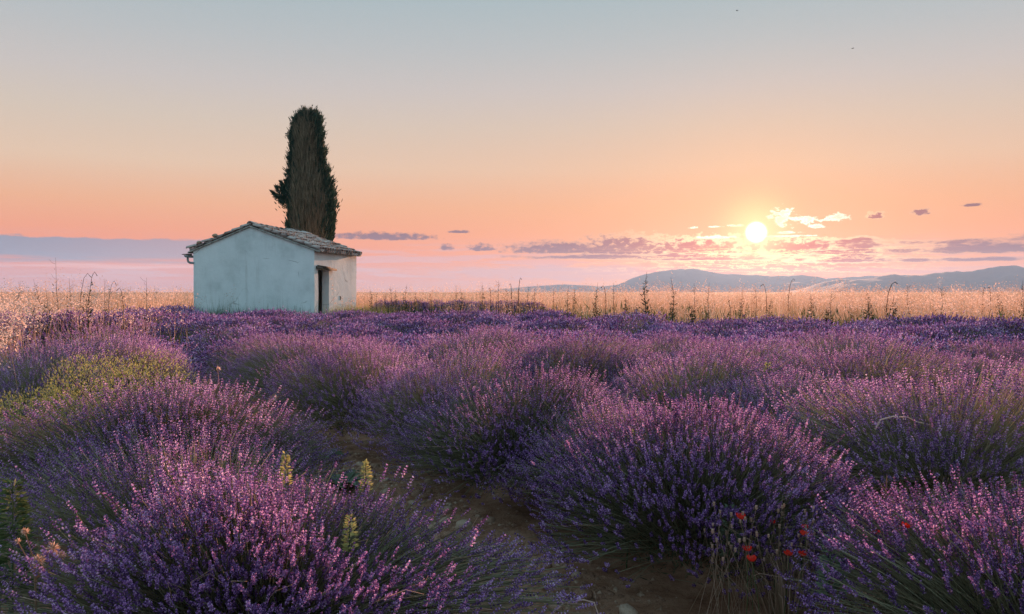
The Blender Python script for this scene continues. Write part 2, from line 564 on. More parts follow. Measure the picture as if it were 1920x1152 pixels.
M_WOOD = rough_mat('weathered_wood', [(0.3, (0.05, 0.036, 0.028)), (0.55, (0.13, 0.10, 0.08)), (0.8, (0.22, 0.18, 0.15))], 5.0, bump=0.5, stretch=(0.5, 6, 6))
M_ZINC = rough_mat('dull_zinc', [(0.3, (0.13, 0.15, 0.16)), (0.7, (0.24, 0.26, 0.27))], 7.0, bump=0.1, rough=0.55, spec=0.5)
M_BARK = rough_mat('cypress_bark', [(0.3, (0.05, 0.038, 0.026)), (0.5, (0.12, 0.09, 0.06)), (0.75, (0.22, 0.165, 0.11))], 3.5, bump=0.8, stretch=(3.5, 3.5, 0.35))
M_BIRD = rough_mat('bird_feather', [(0.3, (0.012, 0.012, 0.013)), (0.7, (0.035, 0.033, 0.032))], 20.0, bump=0.1)
M_HOLE = rough_mat('hole_dark', [(0.3, (0.03, 0.026, 0.024)), (0.7, (0.09, 0.08, 0.075))], 6.0, bump=0.4, stretch=(8, 8, 0.6))  # dark colour put in place of the shade inside the wall hole
M_MOUNT = rough_mat('wooded_hill', [(0.3, (0.018, 0.028, 0.034)), (0.55, (0.038, 0.05, 0.056)), (0.8, (0.085, 0.09, 0.09))], 0.004, detail=10, bump=0)

# ground: brown stony soil under the rows, straw stubble beyond the field
M_GROUND, g = material('field_soil')
a = g.n('ShaderNodeAttribute', attribute_name='tint')
tcn = g.n('ShaderNodeTexCoord')
soil = g.ramp(g.noise(tcn.outputs['Object'], 5.0, 8, 0.68), [(0.28, (0.15, 0.065, 0.038)), (0.48, (0.34, 0.165, 0.10)), (0.66, (0.48, 0.265, 0.175)), (0.85, (0.60, 0.40, 0.29))])
straw = g.ramp(g.noise(tcn.outputs['Object'], 0.6, 8, 0.7), [(0.3, (0.13, 0.11, 0.06)), (0.55, (0.30, 0.21, 0.13)), (0.8, (0.44, 0.31, 0.21))])
gc = g.mix(a.outputs['Fac'], soil, straw)
p = g.n('ShaderNodeBsdfPrincipled')
g.links.new(gc, p.inputs['Base Color'])
p.inputs['Roughness'].default_value = 0.95
p.inputs['Specular IOR Level'].default_value = 0.1
b = g.n('ShaderNodeBump')
b.inputs['Strength'].default_value = 0.9
b.inputs['Distance'].default_value = 0.03
g.links.new(g.noise(tcn.outputs['Object'], 24.0, 8, 0.7), b.inputs['Height'])
g.links.new(b.outputs[0], p.inputs['Normal'])
g.links.new(p.outputs[0], g.out.inputs['Surface'])


# ------------------------------------------------------------------ terrain
def smooth(x):
    x = np.clip(x, 0, 1)
    return x * x * (3 - 2 * x)


def field_edge(x):
    """depth at which the lavender stops"""
    x = np.asarray(x, float)
    e = np.where(x < -4, 27.4, 27.4 - 0.56 * (x + 4))
    e = np.maximum(e, 17.5)
    e = np.where(x < -11.0 - 0.0 * x, 13.5 + (x + 11) * -0.0, e)
    return e


def height(x, y):
    x, y = np.asarray(x, float), np.asarray(y, float)
    e = np.maximum(27.4 - 0.56 * np.maximum(x + 4, 0), 17.5)
    h = 0.38 * smooth((y - e + 1.0) / 6.0)
    return h


def ground_z(x, y):
    return float(height(x, y))


NG = 300
u = np.linspace(-1, 1, NG)
kk = math.asinh(9200 / 2.0)
gx = 2.0 * np.sinh(kk * u)
gy = 5.0 + 2.0 * np.sinh(kk * u)
XX, YY = np.meshgrid(gx, gy)
rr = np.hypot(XX, YY - 5)
HH = height(XX, YY) + np.where(rr < 60, snoise(np.stack([XX, YY], -1), 2.2, 5) * 0.035 + snoise(np.stack([XX, YY], -1), 9.0, 6, 2) * 0.022, 0)
mb = MB()
ii = (np.arange(NG - 1)[:, None] * NG + np.arange(NG - 1)[None]).ravel()
straw_t = smooth((YY - field_edge(XX) + 1.5) / 3.0)
mb.add(np.stack([XX, YY, HH], -1).reshape(-1, 3), np.stack([ii, ii + 1, ii + 1 + NG, ii + NG], 1), straw_t.ravel())
mb.obj('ground', M_GROUND, smooth=True, kind='structure', label='brown stony field soil under the lavender rows', cat='ground')


def ridge(name, prof, dist, thick, seed, label):
    """a range of hills: crest traced as bearings and heights at its real distance, with slopes in front and behind"""
    xs = np.array([p_[0] for p_ in prof], float)
    ys = np.array([p_[1] for p_ in prof], float)
    px = np.linspace(xs[0], xs[-1], 260)
    py = np.interp(px, xs, ys)
    ker = np.hanning(9)
    py = np.convolve(np.pad(py, 4, mode='edge'), ker / ker.sum(), 'valid')
    crest = (HY - py) / FPX * dist
    bx = (px - CX) / FPX
    rows = np.linspace(-1, 1, 31)
    V, T = [], []
    for r_ in rows:
        y = dist + r_ * thick
        x = bx * y
        fall = (1 - abs(r_)) ** 1.25
        z = crest * fall
        nz = snoise(np.stack([bx * dist / thick * 6, np.full_like(bx, r_ * 3)], -1), 1.6, seed, 4)
        z = z + nz * crest * 0.34 * (abs(r_) * (1 - abs(r_)) * 4)
        z = z + snoise(np.stack([bx * 260, np.full_like(bx, r_ * 9)], -1), 1.0, seed + 1, 3) * crest * 0.03
        V.append(np.stack([x, np.full_like(x, y), np.maximum(z, 0) - (2.0 if abs(r_) == 1 else 0.0)], -1))
    V = np.array(V)
    n0, n1_ = V.shape[:2]
    i_ = (np.arange(n0 - 1)[:, None] * n1_ + np.arange(n1_ - 1)[None]).ravel()
    mb = MB()
    mb.add(V.reshape(-1, 3), np.stack([i_, i_ + 1, i_ + 1 + n1_, i_ + n1_], 1), 0.5)
    return mb.obj(name, M_MOUNT, smooth=True, kind='structure', label=label, cat='mountain')


ridge('mountain', [(1120, 547), (1160, 534), (1185, 522), (1215, 513), (1250, 507), (1285, 504), (1310, 505), (1345, 512), (1400, 515), (1450, 518), (1500, 516), (1530, 519), (1560, 526), (1600, 533), (1660, 540), (1720, 548)],
      7600, 1300, 11, 'long mauve mountain under the setting sun')
ridge('mountain', [(1470, 548), (1510, 540), (1545, 528), (1580, 523), (1605, 525), (1640, 521), (1670, 514), (1700, 517), (1730, 516), (1770, 510), (1795, 508), (1815, 510), (1850, 503), (1885, 498), (1905, 499), (1930, 502), (1980, 500), (2060, 506), (2160, 516), (2300, 530), (2450, 546)],
      6000, 1000, 17, 'blue grey mountain range at the right edge of the plain')
ridge('mountain', [(1400, 548), (1480, 533), (1560, 522), (1620, 518), (1700, 516), (1800, 521), (1900, 532), (2000, 546)],
      8300, 700, 23, 'faint far mountain crest between the two nearer ranges')
ridge('mountain', [(880, 548), (960, 540), (1010, 536), (1060, 533), (1090, 535), (1130, 537), (1170, 533), (1220, 540), (1280, 547)],
      8100, 800, 29, 'low faint blue mountain left of the long mauve one')

# the air: pale even haze over the plain
hz = bpy.data.materials.new('haze')
hz.use_nodes = True
hz.node_tree.nodes.clear()
g = Graph(hz.node_tree)
ho = g.n('ShaderNodeOutputMaterial')
pv = g.n('ShaderNodeVolumePrincipled')
pv.inputs['Color'].default_value = (0.44, 0.66, 1.0, 1)
pv.inputs['Density'].default_value = HAZE_DENSITY
pv.inputs['Anisotropy'].default_value = 0.15
pv2 = g.n('ShaderNodeVolumePrincipled')
pv2.inputs['Color'].default_value = (1.0, 0.84, 0.70, 1)
pv2.inputs['Density'].default_value = HAZE_FORWARD
pv2.inputs['Anisotropy'].default_value = 0.84
ad = g.n('ShaderNodeAddShader')
g.links.new(pv.outputs[0], ad.inputs[0])
g.links.new(pv2.outputs[0], ad.inputs[1])
g.links.new(ad.outputs[0], ho.inputs['Volume'])
mb = MB()
bx0, bx1, by0, by1, bz0, bz1 = -9300, 9300, -9300, 9350, -3.5, 262
hexa(mb, [(bx0, by0, bz0), (bx1, by0, bz0), (bx1, by1, bz0), (bx0, by1, bz0), (bx0, by0, bz1), (bx1, by0, bz1), (bx1, by1, bz1), (bx0, by1, bz1)])
mb.obj('haze', hz, kind='stuff', label='pale evening haze lying over the plain', cat='haze')

# ------------------------------------------------------------------ stone hut
H0 = at(590, 548, 28.7)
HUT = Vector((H0.x, 28.7, 0.06))
dl = unit(np.array([0.78, 3.70, 0.0]))          # along the ridge, away from the camera
dg = np.array([-dl[1], dl[0], 0.0])             # along the gable, to the left
W_, L_ = 4.86, 3.78
EAVE, PEAK, PKU = 2.96, 3.84, 2.52              # heights above the hut floor; PKU: ridge position along the gable
TH = 0.27
hut = thing('stone_hut', HUT, 'small whitewashed stone hut with a clay tile roof in front of the cypress', 'hut')


def hp(uu, vv, z):
    """hut coordinates: u along the gable to the left, v along the ridge, z up"""
    q_ = dg * uu + dl * vv
    return (q_[0], q_[1], z)


def roofz(uu):
    return np.where(uu < PKU, EAVE + (PEAK - EAVE) * uu / PKU, EAVE + 0.02 + (PEAK - EAVE - 0.02) * (W_ - uu) / (W_ - PKU))


def wall_sheet(mb, inset, openings, corner):
    """grid of the four walls at an inset from the outer face, with a doorway left out"""
    u0, u1, v0, v1 = inset, W_ - inset, inset, L_ - inset
    D0, D1, DZ = openings

    def quad_grid(fn, a, b_, top, skip=None):
        for i in range(len(a) - 1):
            for j in range(len(b_) - 1):
                am, bm = (a[i] + a[i + 1]) / 2, (b_[j] + b_[j + 1]) / 2
                if skip and skip(am, bm * top(am)):
                    continue
                mb.add([fn(a[i], b_[j] * top(a[i])), fn(a[i + 1], b_[j] * top(a[i + 1])), fn(a[i + 1], b_[j + 1] * top(a[i + 1])), fn(a[i], b_[j + 1] * top(a[i]))], [[0, 1, 2, 3]])
    zs = np.linspace(0, 1, 13)
    us = np.sort(np.append(np.linspace(u0, u1, 22), PKU))
    quad_grid(lambda s, z: hp(s, v0, z - 0.3), us, zs, lambda s: float(roofz(s)) + 0.3 - 0.02)
    quad_grid(lambda s, z: hp(s, v1, z - 0.3), us, zs, lambda s: float(roofz(s)) + 0.3 - 0.02)
    vs = np.unique(np.concatenate([np.linspace(v0, D0, 3), np.linspace(D0, D1, 4), np.linspace(D1, v1, 12)]))
    hz_ = float(roofz(u0)) + 0.28
    zz = np.unique(np.concatenate([np.linspace(0, DZ + 0.3, 10), np.linspace(DZ + 0.3, hz_, 4)])) / hz_
    quad_grid(lambda s, z: hp(u0, s, z - 0.3), vs, zz, lambda s: hz_, lambda s, z: D0 < s < D1 and z < DZ + 0.3)
    quad_grid(lambda s, z: hp(u1, s, z - 0.3), np.linspace(v0, v1, 14), zs, lambda s: float(roofz(u1)) + 0.28)


DOOR0, DOOR1, DOORZ = 0.30, 1.18, 2.26
mb = MB()
wall_sheet(mb, 0.0, (DOOR0, DOOR1, DOORZ), True)
wall_sheet(mb, TH, (DOOR0 + 0.02, DOOR1, DOORZ), False)
# reveals of the doorway (inner opening starts at TH because the gable wall stands there)
DI = DOOR0 + 0.02
mb.add([hp(0, DOOR1, -0.3), hp(TH, DOOR1, -0.3), hp(TH, DOOR1, DOORZ), hp(0, DOOR1, DOORZ)], [[0, 1, 2, 3]])
mb.add([hp(0, DOOR0, -0.3), hp(TH, DI, -0.3), hp(TH, DI, DOORZ), hp(0, DOOR0, DOORZ)], [[0, 1, 2, 3]])
mb.add([hp(0, DOOR0, DOORZ), hp(0, DOOR1, DOORZ), hp(TH, DOOR1, DOORZ), hp(TH, DI, DOORZ)], [[0, 1, 2, 3]])
# uneven old walls
vv = [np.asarray(v_) for v_ in mb.v]
allv = np.concatenate(vv)
wob = np.stack([snoise(allv, 1.7, 41), snoise(allv, 1.7, 42), snoise(allv, 1.7, 43) * 0.3], -1) * 0.018
mb.v = [allv + wob]
mb.t = [np.concatenate(mb.t)]
wall = mb.obj('wall', M_PLASTER, hut)
# dark disc on the side wall, coloured to stand for a small hole's shade
mb = MB()
hc = np.array(hp(-0.012, 2.22, 1.22))
for s_ in range(7):
    pass
ringv = []
for s_ in range(8):
    t_ = s_ / 8 * 2 * math.pi
    rr_ = 0.05 + 0.018 * math.sin(3 * t_ + 1)
    ringv.append(hc + np.array(dl) * rr_ * math.cos(t_) + np.array([0, 0, 1.5]) * rr_ * math.sin(t_))
back_v = [np.array(v_) + np.array(dg) * 0.03 for v_ in ringv]
mb.add(ringv + back_v, [[i, (i + 1) % 8, 8 + (i + 1) % 8, 8 + i] for i in range(8)])
mb.add(ringv, [[0, i, i + 1] for i in range(1, 7)])
mb.obj('wall_hole_disc', M_HOLE, hut, label='small dark disc standing for a hole in the side wall')

# wooden lintel slab over the doorway, tilted and proud of the wall
mb = MB()
hexa(mb, [hp(-0.20, DOOR0 - 0.16, DOORZ + 0.01), hp(-0.20, DOOR1 + 0.30, DOORZ - 0.03), hp(0.16, DOOR1 + 0.30, DOORZ + 0.02), hp(0.16, DOOR0 - 0.16, DOORZ + 0.05),
          hp(-0.20, DOOR0 - 0.16, DOORZ + 0.09), hp(-0.20, DOOR1 + 0.30, DOORZ + 0.05), hp(0.16, DOOR1 + 0.30, DOORZ + 0.13), hp(0.16, DOOR0 - 0.16, DOORZ + 0.15)])
hexa(mb, [hp(-0.26, DOOR0 - 0.05, DOORZ + 0.092), hp(-0.25, DOOR0 + 0.5, DOORZ + 0.075), hp(0.1, DOOR0 + 0.5, DOORZ + 0.13), hp(0.1, DOOR0 - 0.05, DOORZ + 0.15),
          hp(-0.26, DOOR0 - 0.05, DOORZ + 0.125), hp(-0.25, DOOR0 + 0.5, DOORZ + 0.105), hp(0.1, DOOR0 + 0.5, DOORZ + 0.16), hp(0.1, DOOR0 - 0.05, DOORZ + 0.18)])
mb.obj('lintel', M_WOOD, hut, label='weathered slab jutting out over the doorway')
# roof deck, then canal tiles one by one
OV, OVG = 0.20, 0.07
deck = MB()


def slope_pt(side, s, v, lift=0.0):
    """side 0: right slope, 1: left slope. s runs 0 at the eave edge to 1 at the ridge"""
    u_e, u_r = (-OV, PKU) if side == 0 else (W_ + OV, PKU)
    z_e = float(EAVE - (PEAK - EAVE) / PKU * OV) if side == 0 else float(EAVE + 0.02 - (PEAK - EAVE) / (W_ - PKU) * OV)
    uu = u_e + (u_r - u_e) * s
    zz_ = z_e + (PEAK - z_e) * s
    sag = -0.05 * math.sin(math.pi * min(max((v + 0.1) / (L_ + 0.2), 0), 1)) * s
    return np.array(hp(uu, v, zz_ + lift + sag + 0.03))


for side in (0, 1):
    for i in range(8):
        for j in range(6):
            s0, s1 = i / 8, (i + 1) / 8
            va, vb = -OVG + (L_ + 2 * OVG) * j / 6, -OVG + (L_ + 2 * OVG) * (j + 1) / 6
            top_ = [slope_pt(side, s0, va), slope_pt(side, s0, vb), slope_pt(side, s1, vb), slope_pt(side, s1, va)]
            bot_ = [p_ - np.array([0, 0, 0.05]) for p_ in top_]
            deck.add(bot_ + top_, BOXF)
roof = deck.obj('roof', M_MORTAR, hut)


def tile_mesh(name, cover=True, rng=None):
    """half-round tapered clay tile, 0.44 m long along +Y, opening down (cover) or up (channel)"""
    mbt = MB()
    n_ = 5
    vs_ = []
    for (yy, r_) in ((0.0, 0.102), (0.44, 0.080)):
        for (rad_, drop) in ((r_, 0), (r_ - 0.016, 0)):
            for k in range(n_ + 1):
                t_ = math.pi * k / n_
                z_ = rad_ * math.sin(t_)
                vs_.append((rad_ * math.cos(t_), yy, z_ if cover else 0.07 - z_))
    m_ = n_ + 1
    f_ = []
    for k in range(n_):
        f_.append([k, k + 1, 2 * m_ + k + 1, 2 * m_ + k])
        f_.append([m_ + k + 1, m_ + k, 3 * m_ + k, 3 * m_ + k + 1])
        f_.append([k + 1, k, m_ + k, m_ + k + 1])
        f_.append([2 * m_ + k, 2 * m_ + k + 1, 3 * m_ + k + 1, 3 * m_ + k])
    f_.append([0, 2 * m_, 3 * m_, m_])
    f_.append([n_, m_ + n_, 3 * m_ + n_, 2 * m_ + n_])
    mbt.add(vs_, f_, 0.5)
    return mbt


TILE_COVER = tile_mesh('tile').mesh('tile', M_TILE)
TILE_CHANNEL = tile_mesh('tile', False).mesh('tile', M_TILE)
rng = np.random.default_rng(7)


def tile_matrix(side, s, v, lift, wob=1.0):
    p0 = slope_pt(side, s, v, lift)
    d_ = slope_pt(side, s + 0.05, v) - slope_pt(side, s, v)
    yax = Vector(d_).normalized()
    vax = Vector((dl[0], dl[1], 0)) * (1 if side == 0 else -1)
    zax = vax.cross(yax).normalized()
    if zax.z < 0:
        zax = -zax
    xax = yax.cross(zax).normalized()
    mt = Matrix((xax, yax, zax)).transposed().to_4x4()
    tilt = Matrix.Rotation(R(-4 + rng.normal(0, 1.3) * wob), 4, 'X') @ Matrix.Rotation(R(rng.normal(0, 3.2) * wob), 4, 'Z')
    return Matrix.Translation(Vector(p0) + Vector((rng.normal(0, 0.008), rng.normal(0, 0.008), rng.normal(0, 0.006))) * wob) @ mt @ tilt


SL = float(np.linalg.norm(slope_pt(0, 1, 0) - slope_pt(0, 0, 0)))
NC = 18
ntile = 0
for c in range(NC + 1):
    v = -OVG + 0.08 + (L_ + 2 * OVG - 0.16) * c / NC
    k = 0
    while k * 0.335 < SL - 0.22:
        o = bpy.data.objects.new('tile', TILE_COVER)
        COL.objects.link(o)
        o.parent = roof
        o.matrix_local = tile_matrix(0, (k * 0.335 - 0.03 + rng.normal(0, 0.02)) / SL, v, 0.075 + 0.012 * (k % 2))
        ntile += 1
        k += 1
for c in range(NC):
    v = -OVG + 0.08 + (L_ + 2 * OVG - 0.16) * (c + 0.5) / NC
    for k in range(7):
        if ntile >= 290:
            break
        o = bpy.data.objects.new('tile', TILE_CHANNEL)
        COL.objects.link(o)
        o.parent = roof
        o.matrix_local = tile_matrix(0, (k * 0.36 - 0.06) / SL, v, 0.012)
        ntile += 1
# the tiles of the slope turned away, joined
base_v = np.concatenate(tile_mesh('tile').v)
base_f = np.concatenate(tile_mesh('tile').f4)
mb = MB()
SL1 = float(np.linalg.norm(slope_pt(1, 1, 0) - slope_pt(1, 0, 0)))
for c in range(NC + 1):
    v = -OVG + 0.08 + (L_ + 2 * OVG - 0.16) * c / NC
    k = 0
    while k * 0.335 < SL1 - 0.22:
        mt = np.array(tile_matrix(1, (k * 0.335 - 0.05) / SL1, v, 0.06 + (0.07 if (c == 0 and k in (0, 2)) else 0.0)))
        mb.add(base_v @ mt[:3, :3].T + mt[:3, 3], base_f, rng.uniform(0, 1))
        k += 1
mb.obj('left_slope_tiles', M_TILE, roof, kind='stuff')
# ridge tiles
for k in range(10):
    v = -OVG + k * 0.385
    p0 = Vector(slope_pt(0, 1.0, v, 0.075))
    d_ = Vector(slope_pt(0, 1.0, v + 0.4, 0.075)) - p0
    mt = Matrix((Vector((0, 0, 1)).cross(d_).normalized() * -1, d_.normalized(), Vector((0, 0, 1)))).transposed().to_4x4()
    o = bpy.data.objects.new('ridge_tile', TILE_COVER)
    COL.objects.link(o)
    o.parent = roof
    o.matrix_local = Matrix.Translation(p0) @ mt @ Matrix.Rotation(R(rng.normal(0, 4)), 4, 'Z') @ Matrix.Rotation(R(-3 + rng.normal(0, 2)), 4, 'X') @ Matrix.Diagonal((1.2, 1.0, 1.0, 1.0))
# a couple of loose stones weighing the left verge
for (uu, vv_, r_) in ((3.98, 0.02, 0.10), (4.62, 0.0, 0.085)):
    zz_ = float(roofz(uu)) + 0.22
    mb = MB()
    bm_v = unit(np.random.default_rng(int(uu * 10)).normal(size=(26, 3)))
    import bmesh
    bm = bmesh.new()
    bmesh.ops.create_icosphere(bm, subdivisions=2, radius=1.0)
    v_ = np.array([q_.co[:] for q_ in bm.verts])
    f_ = np.array([[w.index for w in q_.verts] for q_ in bm.faces])
    bm.free()
    v_ = v_ * (1 + 0.2 * snoise(v_ * 2, 1.5, int(uu * 7)))[:, None] * np.array([1.1, 1.2, 0.8]) * r_
    mb.add(v_ + np.array(hp(uu, vv_, zz_)), f_)
    mb.obj('weight_stone', M_STONE, roof)

# gutter with its elbow along the left eave
gut = MB()
ue, ze = W_ + OV + 0.02, EAVE - 0.15
arc = [(math.cos(t_) * 0.085, math.sin(t_) * 0.085) for t_ in np.linspace(math.pi, 2 * math.pi, 8)]
gv = []
for v in (-0.14, L_ + 0.1):
    for (a_, b_) in arc:
        gv.append(hp(ue + a_, v, ze + b_))
    for (a_, b_) in arc:
        gv.append(hp(ue + a_ * 0.86, v, ze + b_ * 0.86))
gf = []
for k in range(7):
    gf += [[k, k + 1, 17 + k, 16 + k], [8 + k + 1, 8 + k, 24 + k, 24 + k + 1], [k + 1, k, 8 + k, 9 + k], [16 + k, 17 + k, 25 + k, 24 + k]]
gut.add(gv, gf)
gut.add([hp(ue + a_, -0.14, ze + b_) for (a_, b_) in arc], [[0, k, k + 1] for k in range(1, 7)])
gutter = gut.obj('gutter', M_ZINC, hut)
mb = MB()
tube(mb, [hp(ue + 0.02, 0.0, ze - 0.07), hp(ue + 0.02, 0.0, ze - 0.17), hp(ue - 0.005, 0.0, ze - 0.24), hp(ue - 0.07, 0.0, ze - 0.275), hp(ue - 0.17, 0.0, ze - 0.285), hp(ue - 0.24, 0.02, ze - 0.29)], 0.042, 8)
mb.obj('gutter_elbow', M_ZINC, hut)
mb = MB()
hexa(mb, [hp(ue + 0.20, -0.1, ze + 0.02), hp(ue - 0.1, -0.1, ze + 0.0), hp(ue - 0.1, 0.1, ze + 0.0), hp(ue + 0.20, 0.1, ze + 0.02),
          hp(ue + 0.20, -0.1, ze + 0.045), hp(ue - 0.1, -0.1, ze + 0.06), hp(ue - 0.1, 0.1, ze + 0.06), hp(ue + 0.20, 0.1, ze + 0.045)])
mb.obj('eave_bracket', M_WOOD, hut)

# ------------------------------------------------------------------ cypress behind the hut
CD = 35.0
KP = CD / FPX
cyp = thing('cypress_tree', (at(583, 548, CD).x, CD, 0.35), 'tall ragged cypress standing behind the hut, brown inside and dark green at its edges', 'tree')
prof_py = np.array([217, 222, 230, 240, 254, 274, 302, 330, 350, 380, 410, 440, 470, 520, 560, 585])
prof_l = np.array([573, 564, 556, 551, 547, 546, 545, 543, 541, 539, 540, 540, 541, 545, 556, 570])
prof_r = np.array([585, 596, 602, 605, 606, 608, 611, 613, 622, 629, 629, 627, 624, 618, 606, 594])
prof_z = CAMZ - (prof_py - HY) * KP - 0.35
order = np.argsort(prof_z)
PZ, PLn, PRn = prof_z[order], prof_l[order], prof_r[order]


def crown_at(z):
    l_, r_ = np.interp(z, PZ, PLn), np.interp(z, PZ, PRn)
    return ((l_ + r_) / 2 - 583) * KP, (r_ - l_) / 2 * KP


mb = MB()
tube(mb, [(0, 0, -0.3), (0.02, 0, 0.6), (0.05, 0.02, 2.2), (0.0, 0, 5.0), (-0.1, 0, 8.4)], [0.30, 0.24, 0.2, 0.13, 0.03], 9)
mb.obj('trunk', M_BARK, cyp)
# fibrous bundles of upright limbs and dry foliage that make the heart of the tree
mb = MB()
rng = np.random.default_rng(3)
nz_, na_ = 90, 72
zs = np.linspace(0.75, 8.65, nz_)
th_ = np.arange(na_) / na_ * 2 * np.pi
ZZ, TT = np.meshgrid(zs, th_, indexing='ij')
cxs, rs = crown_at(ZZ)
fib = snoise(np.stack([np.cos(TT) * 5, np.sin(TT) * 5, ZZ * 0.55], -1), 1.5, 9, 4)
fib2 = snoise(np.stack([np.cos(TT) * 14, np.sin(TT) * 14, ZZ * 1.6], -1), 1.5, 19, 3)
rad_ = np.maximum(rs - 0.13, 0.05) * (0.90 + 0.09 * fib + 0.05 * fib2)
V = np.stack([cxs + rad_ * np.cos(TT), rad_ * np.sin(TT), ZZ], -1).reshape(-1, 3)
i_ = (np.arange(nz_ - 1)[:, None] * na_ + np.arange(na_)[None]).ravel()
j_ = (np.arange(nz_ - 1)[:, None] * na_ + (np.arange(na_)[None] + 1) % na_).ravel()
mb.add(V, np.stack([i_, j_, j_ + na_, i_ + na_], 1), 0.5)
mb.obj('dry_heart', M_BARK, cyp, kind='stuff')


def sprays(n, seed, dry):
    rg = np.random.default_rng(seed)
    z = rg.uniform(0.5, 8.85, n * 3)
    c_, r_ = crown_at(z)
    keep = rg.uniform(0, 1.1, n * 3) < r_ + 0.35
    z, c_, r_ = z[keep][:n], c_[keep][:n], r_[keep][:n]
    t_ = rg.uniform(0, 2 * np.pi, len(z))
    if dry:   # the side facing the camera, brown instead of green
        t_ = -np.pi / 2 + rg.normal(0, 0.62, len(z))
    else:
        side = np.abs(np.angle(np.exp(1j * (t_ + np.pi / 2))))
        sel = (side > 0.95) | (rg.uniform(0, 1, len(z)) < 0.06) | (z > 8.3)
        z, c_, r_, t_ = z[sel], c_[sel], r_[sel], t_[sel]
    rr_ = np.maximum(r_ - 0.08, 0.02) * rg.uniform(0.86, 1.0, len(z))
    p0 = np.stack([c_ + rr_ * np.cos(t_), rr_ * np.sin(t_), z], -1)
    out = np.stack([np.cos(t_), np.sin(t_), np.zeros_like(t_)], -1)
    ln = rg.uniform(0.14, 0.42, len(z)) * (0.8 if dry else 1.0)
    d_ = unit(out * rg.uniform(0.06, 0.42, len(z))[:, None] * (0.5 if dry else 1) + np.array([0, 0, 1.0]) + rg.normal(0, 0.13, (len(z), 3)))
    return p0, p0 + d_ * ln[:, None], ln, rg


mb = MB()
p0, p1, ln, rg = sprays(13000, 5, True)
blades(mb, p0, p0 + (p1 - p0) * 1.6, ln * 0.04, rg.uniform(0, 1, len(p0)), 0.4)
mb.obj('dry_foliage', M_CYPRESS_DRY, cyp, kind='stuff')
mb = MB()
p0, p1, ln, rg = sprays(26000, 6, False)
blades(mb, p0, p1, ln * 0.075, rg.uniform(0, 1, len(p0)), 0.35)
# tufts that stick out along the outline and around the blunt top
for k in range(330):
    z = 8.85 - 7.2 * rg.uniform(0, 1) ** 1.35
    c_, r_ = crown_at(z)
    t_ = rg.choice([0, np.pi]) + rg.normal(0, 0.5) if z < 8.2 else rg.uniform(0, 6.28)
    b0 = np.array([c_ + (r_ - 0.1) * math.cos(t_), (r_ - 0.1) * math.sin(t_), z])
    d0 = unit(np.array([math.cos(t_) * rg.uniform(0.2, 0.55), math.sin(t_) * 0.3, 1.0]))
    L0 = rg.uniform(0.2, 0.62)
    m_ = 22
    f_ = rg.uniform(0, 1, m_)
    q0 = b0 + d0 * (f_ * L0)[:, None] + rg.normal(0, 0.03, (m_, 3)) * (1 - f_)[:, None]
    q1 = q0 + unit(d0 + rg.normal(0, 0.30, (m_, 3))) * (0.17 * (1.2 - f_))[:, None]
    blades(mb, q0, q1, 0.017, rg.uniform(0, 1, m_), 0.4)
for (qx, qy, rr_) in ((613, 322, 0.20), (619, 343, 0.22), (624, 365, 0.2), (626, 386, 0.22), (623, 408, 0.19), (619, 432, 0.19), (547, 300, 0.16), (549, 262, 0.18), (543, 425, 0.17), (541, 448, 0.17),
                      (604, 256, 0.17), (608, 288, 0.18), (600, 228, 0.17), (558, 232, 0.16), (576, 219, 0.15), (590, 221, 0.16), (565, 224, 0.14), (545, 330, 0.17)):
    c0 = np.array(at(qx, qy, CD)) - np.array(cyp.location)
    m_ = 130
    q0 = c0 + rg.normal(0, 0.5, (m_, 3)) * np.array([rr_ * 0.75, 0.5, rr_ * 1.3])
    sgn = 0.45 if qx > 583 else -0.45
    q1 = q0 + unit(np.array([sgn, 0, 1.0]) + rg.normal(0, 0.25, (m_, 3))) * rg.uniform(0.12, 0.28, m_)[:, None]
    blades(mb, q0, q1, 0.020, rg.uniform(0, 1, m_), 0.4)
mb.obj('crown', M_CYPRESS, cyp, kind='stuff')
# the broken side branch on the left
mb = MB()
br = []
for (ax_, ay_, bx_, by_, n_) in ((549, 392, 512, 362, 420), (546, 385, 528, 344, 520), (547, 375, 537, 342, 380), (536, 375, 520, 352, 240)):
    A_, B_ = at(ax_, ay_, CD), at(bx_, by_, CD)
    br.append((A_, B_))
    f_ = rg.uniform(0, 1, n_)
    base = np.array(A_)[None] * (1 - f_)[:, None] + np.array(B_)[None] * f_[:, None]
    q0 = base + rg.normal(0, 1, (n_, 3)) * (0.16 * (1.05 - f_))[:, None]
    q1 = q0 + unit(np.array(B_ - A_)[None] * 0.9 + rg.normal(0, 0.35, (n_, 3)) + np.array([0, 0, 0.25])) * 0.2
    off = np.array([cyp.location.x, cyp.location.y, cyp.location.z])
    blades(mb, q0 - off, q1 - off, 0.02, rg.uniform(0, 1, n_), 0.4)
off = np.array(cyp.location)
for A_, B_ in br[:2]:
    tube(mb, [np.array(A_) - off + np.array([0.3, 0, -0.2]), (np.array(A_) + np.array(B_)) / 2 - off, np.array(B_) - off], [0.05, 0.035, 0.01], 5, 0.1)
mb.obj('side_branch', M_CYPRESS, cyp)

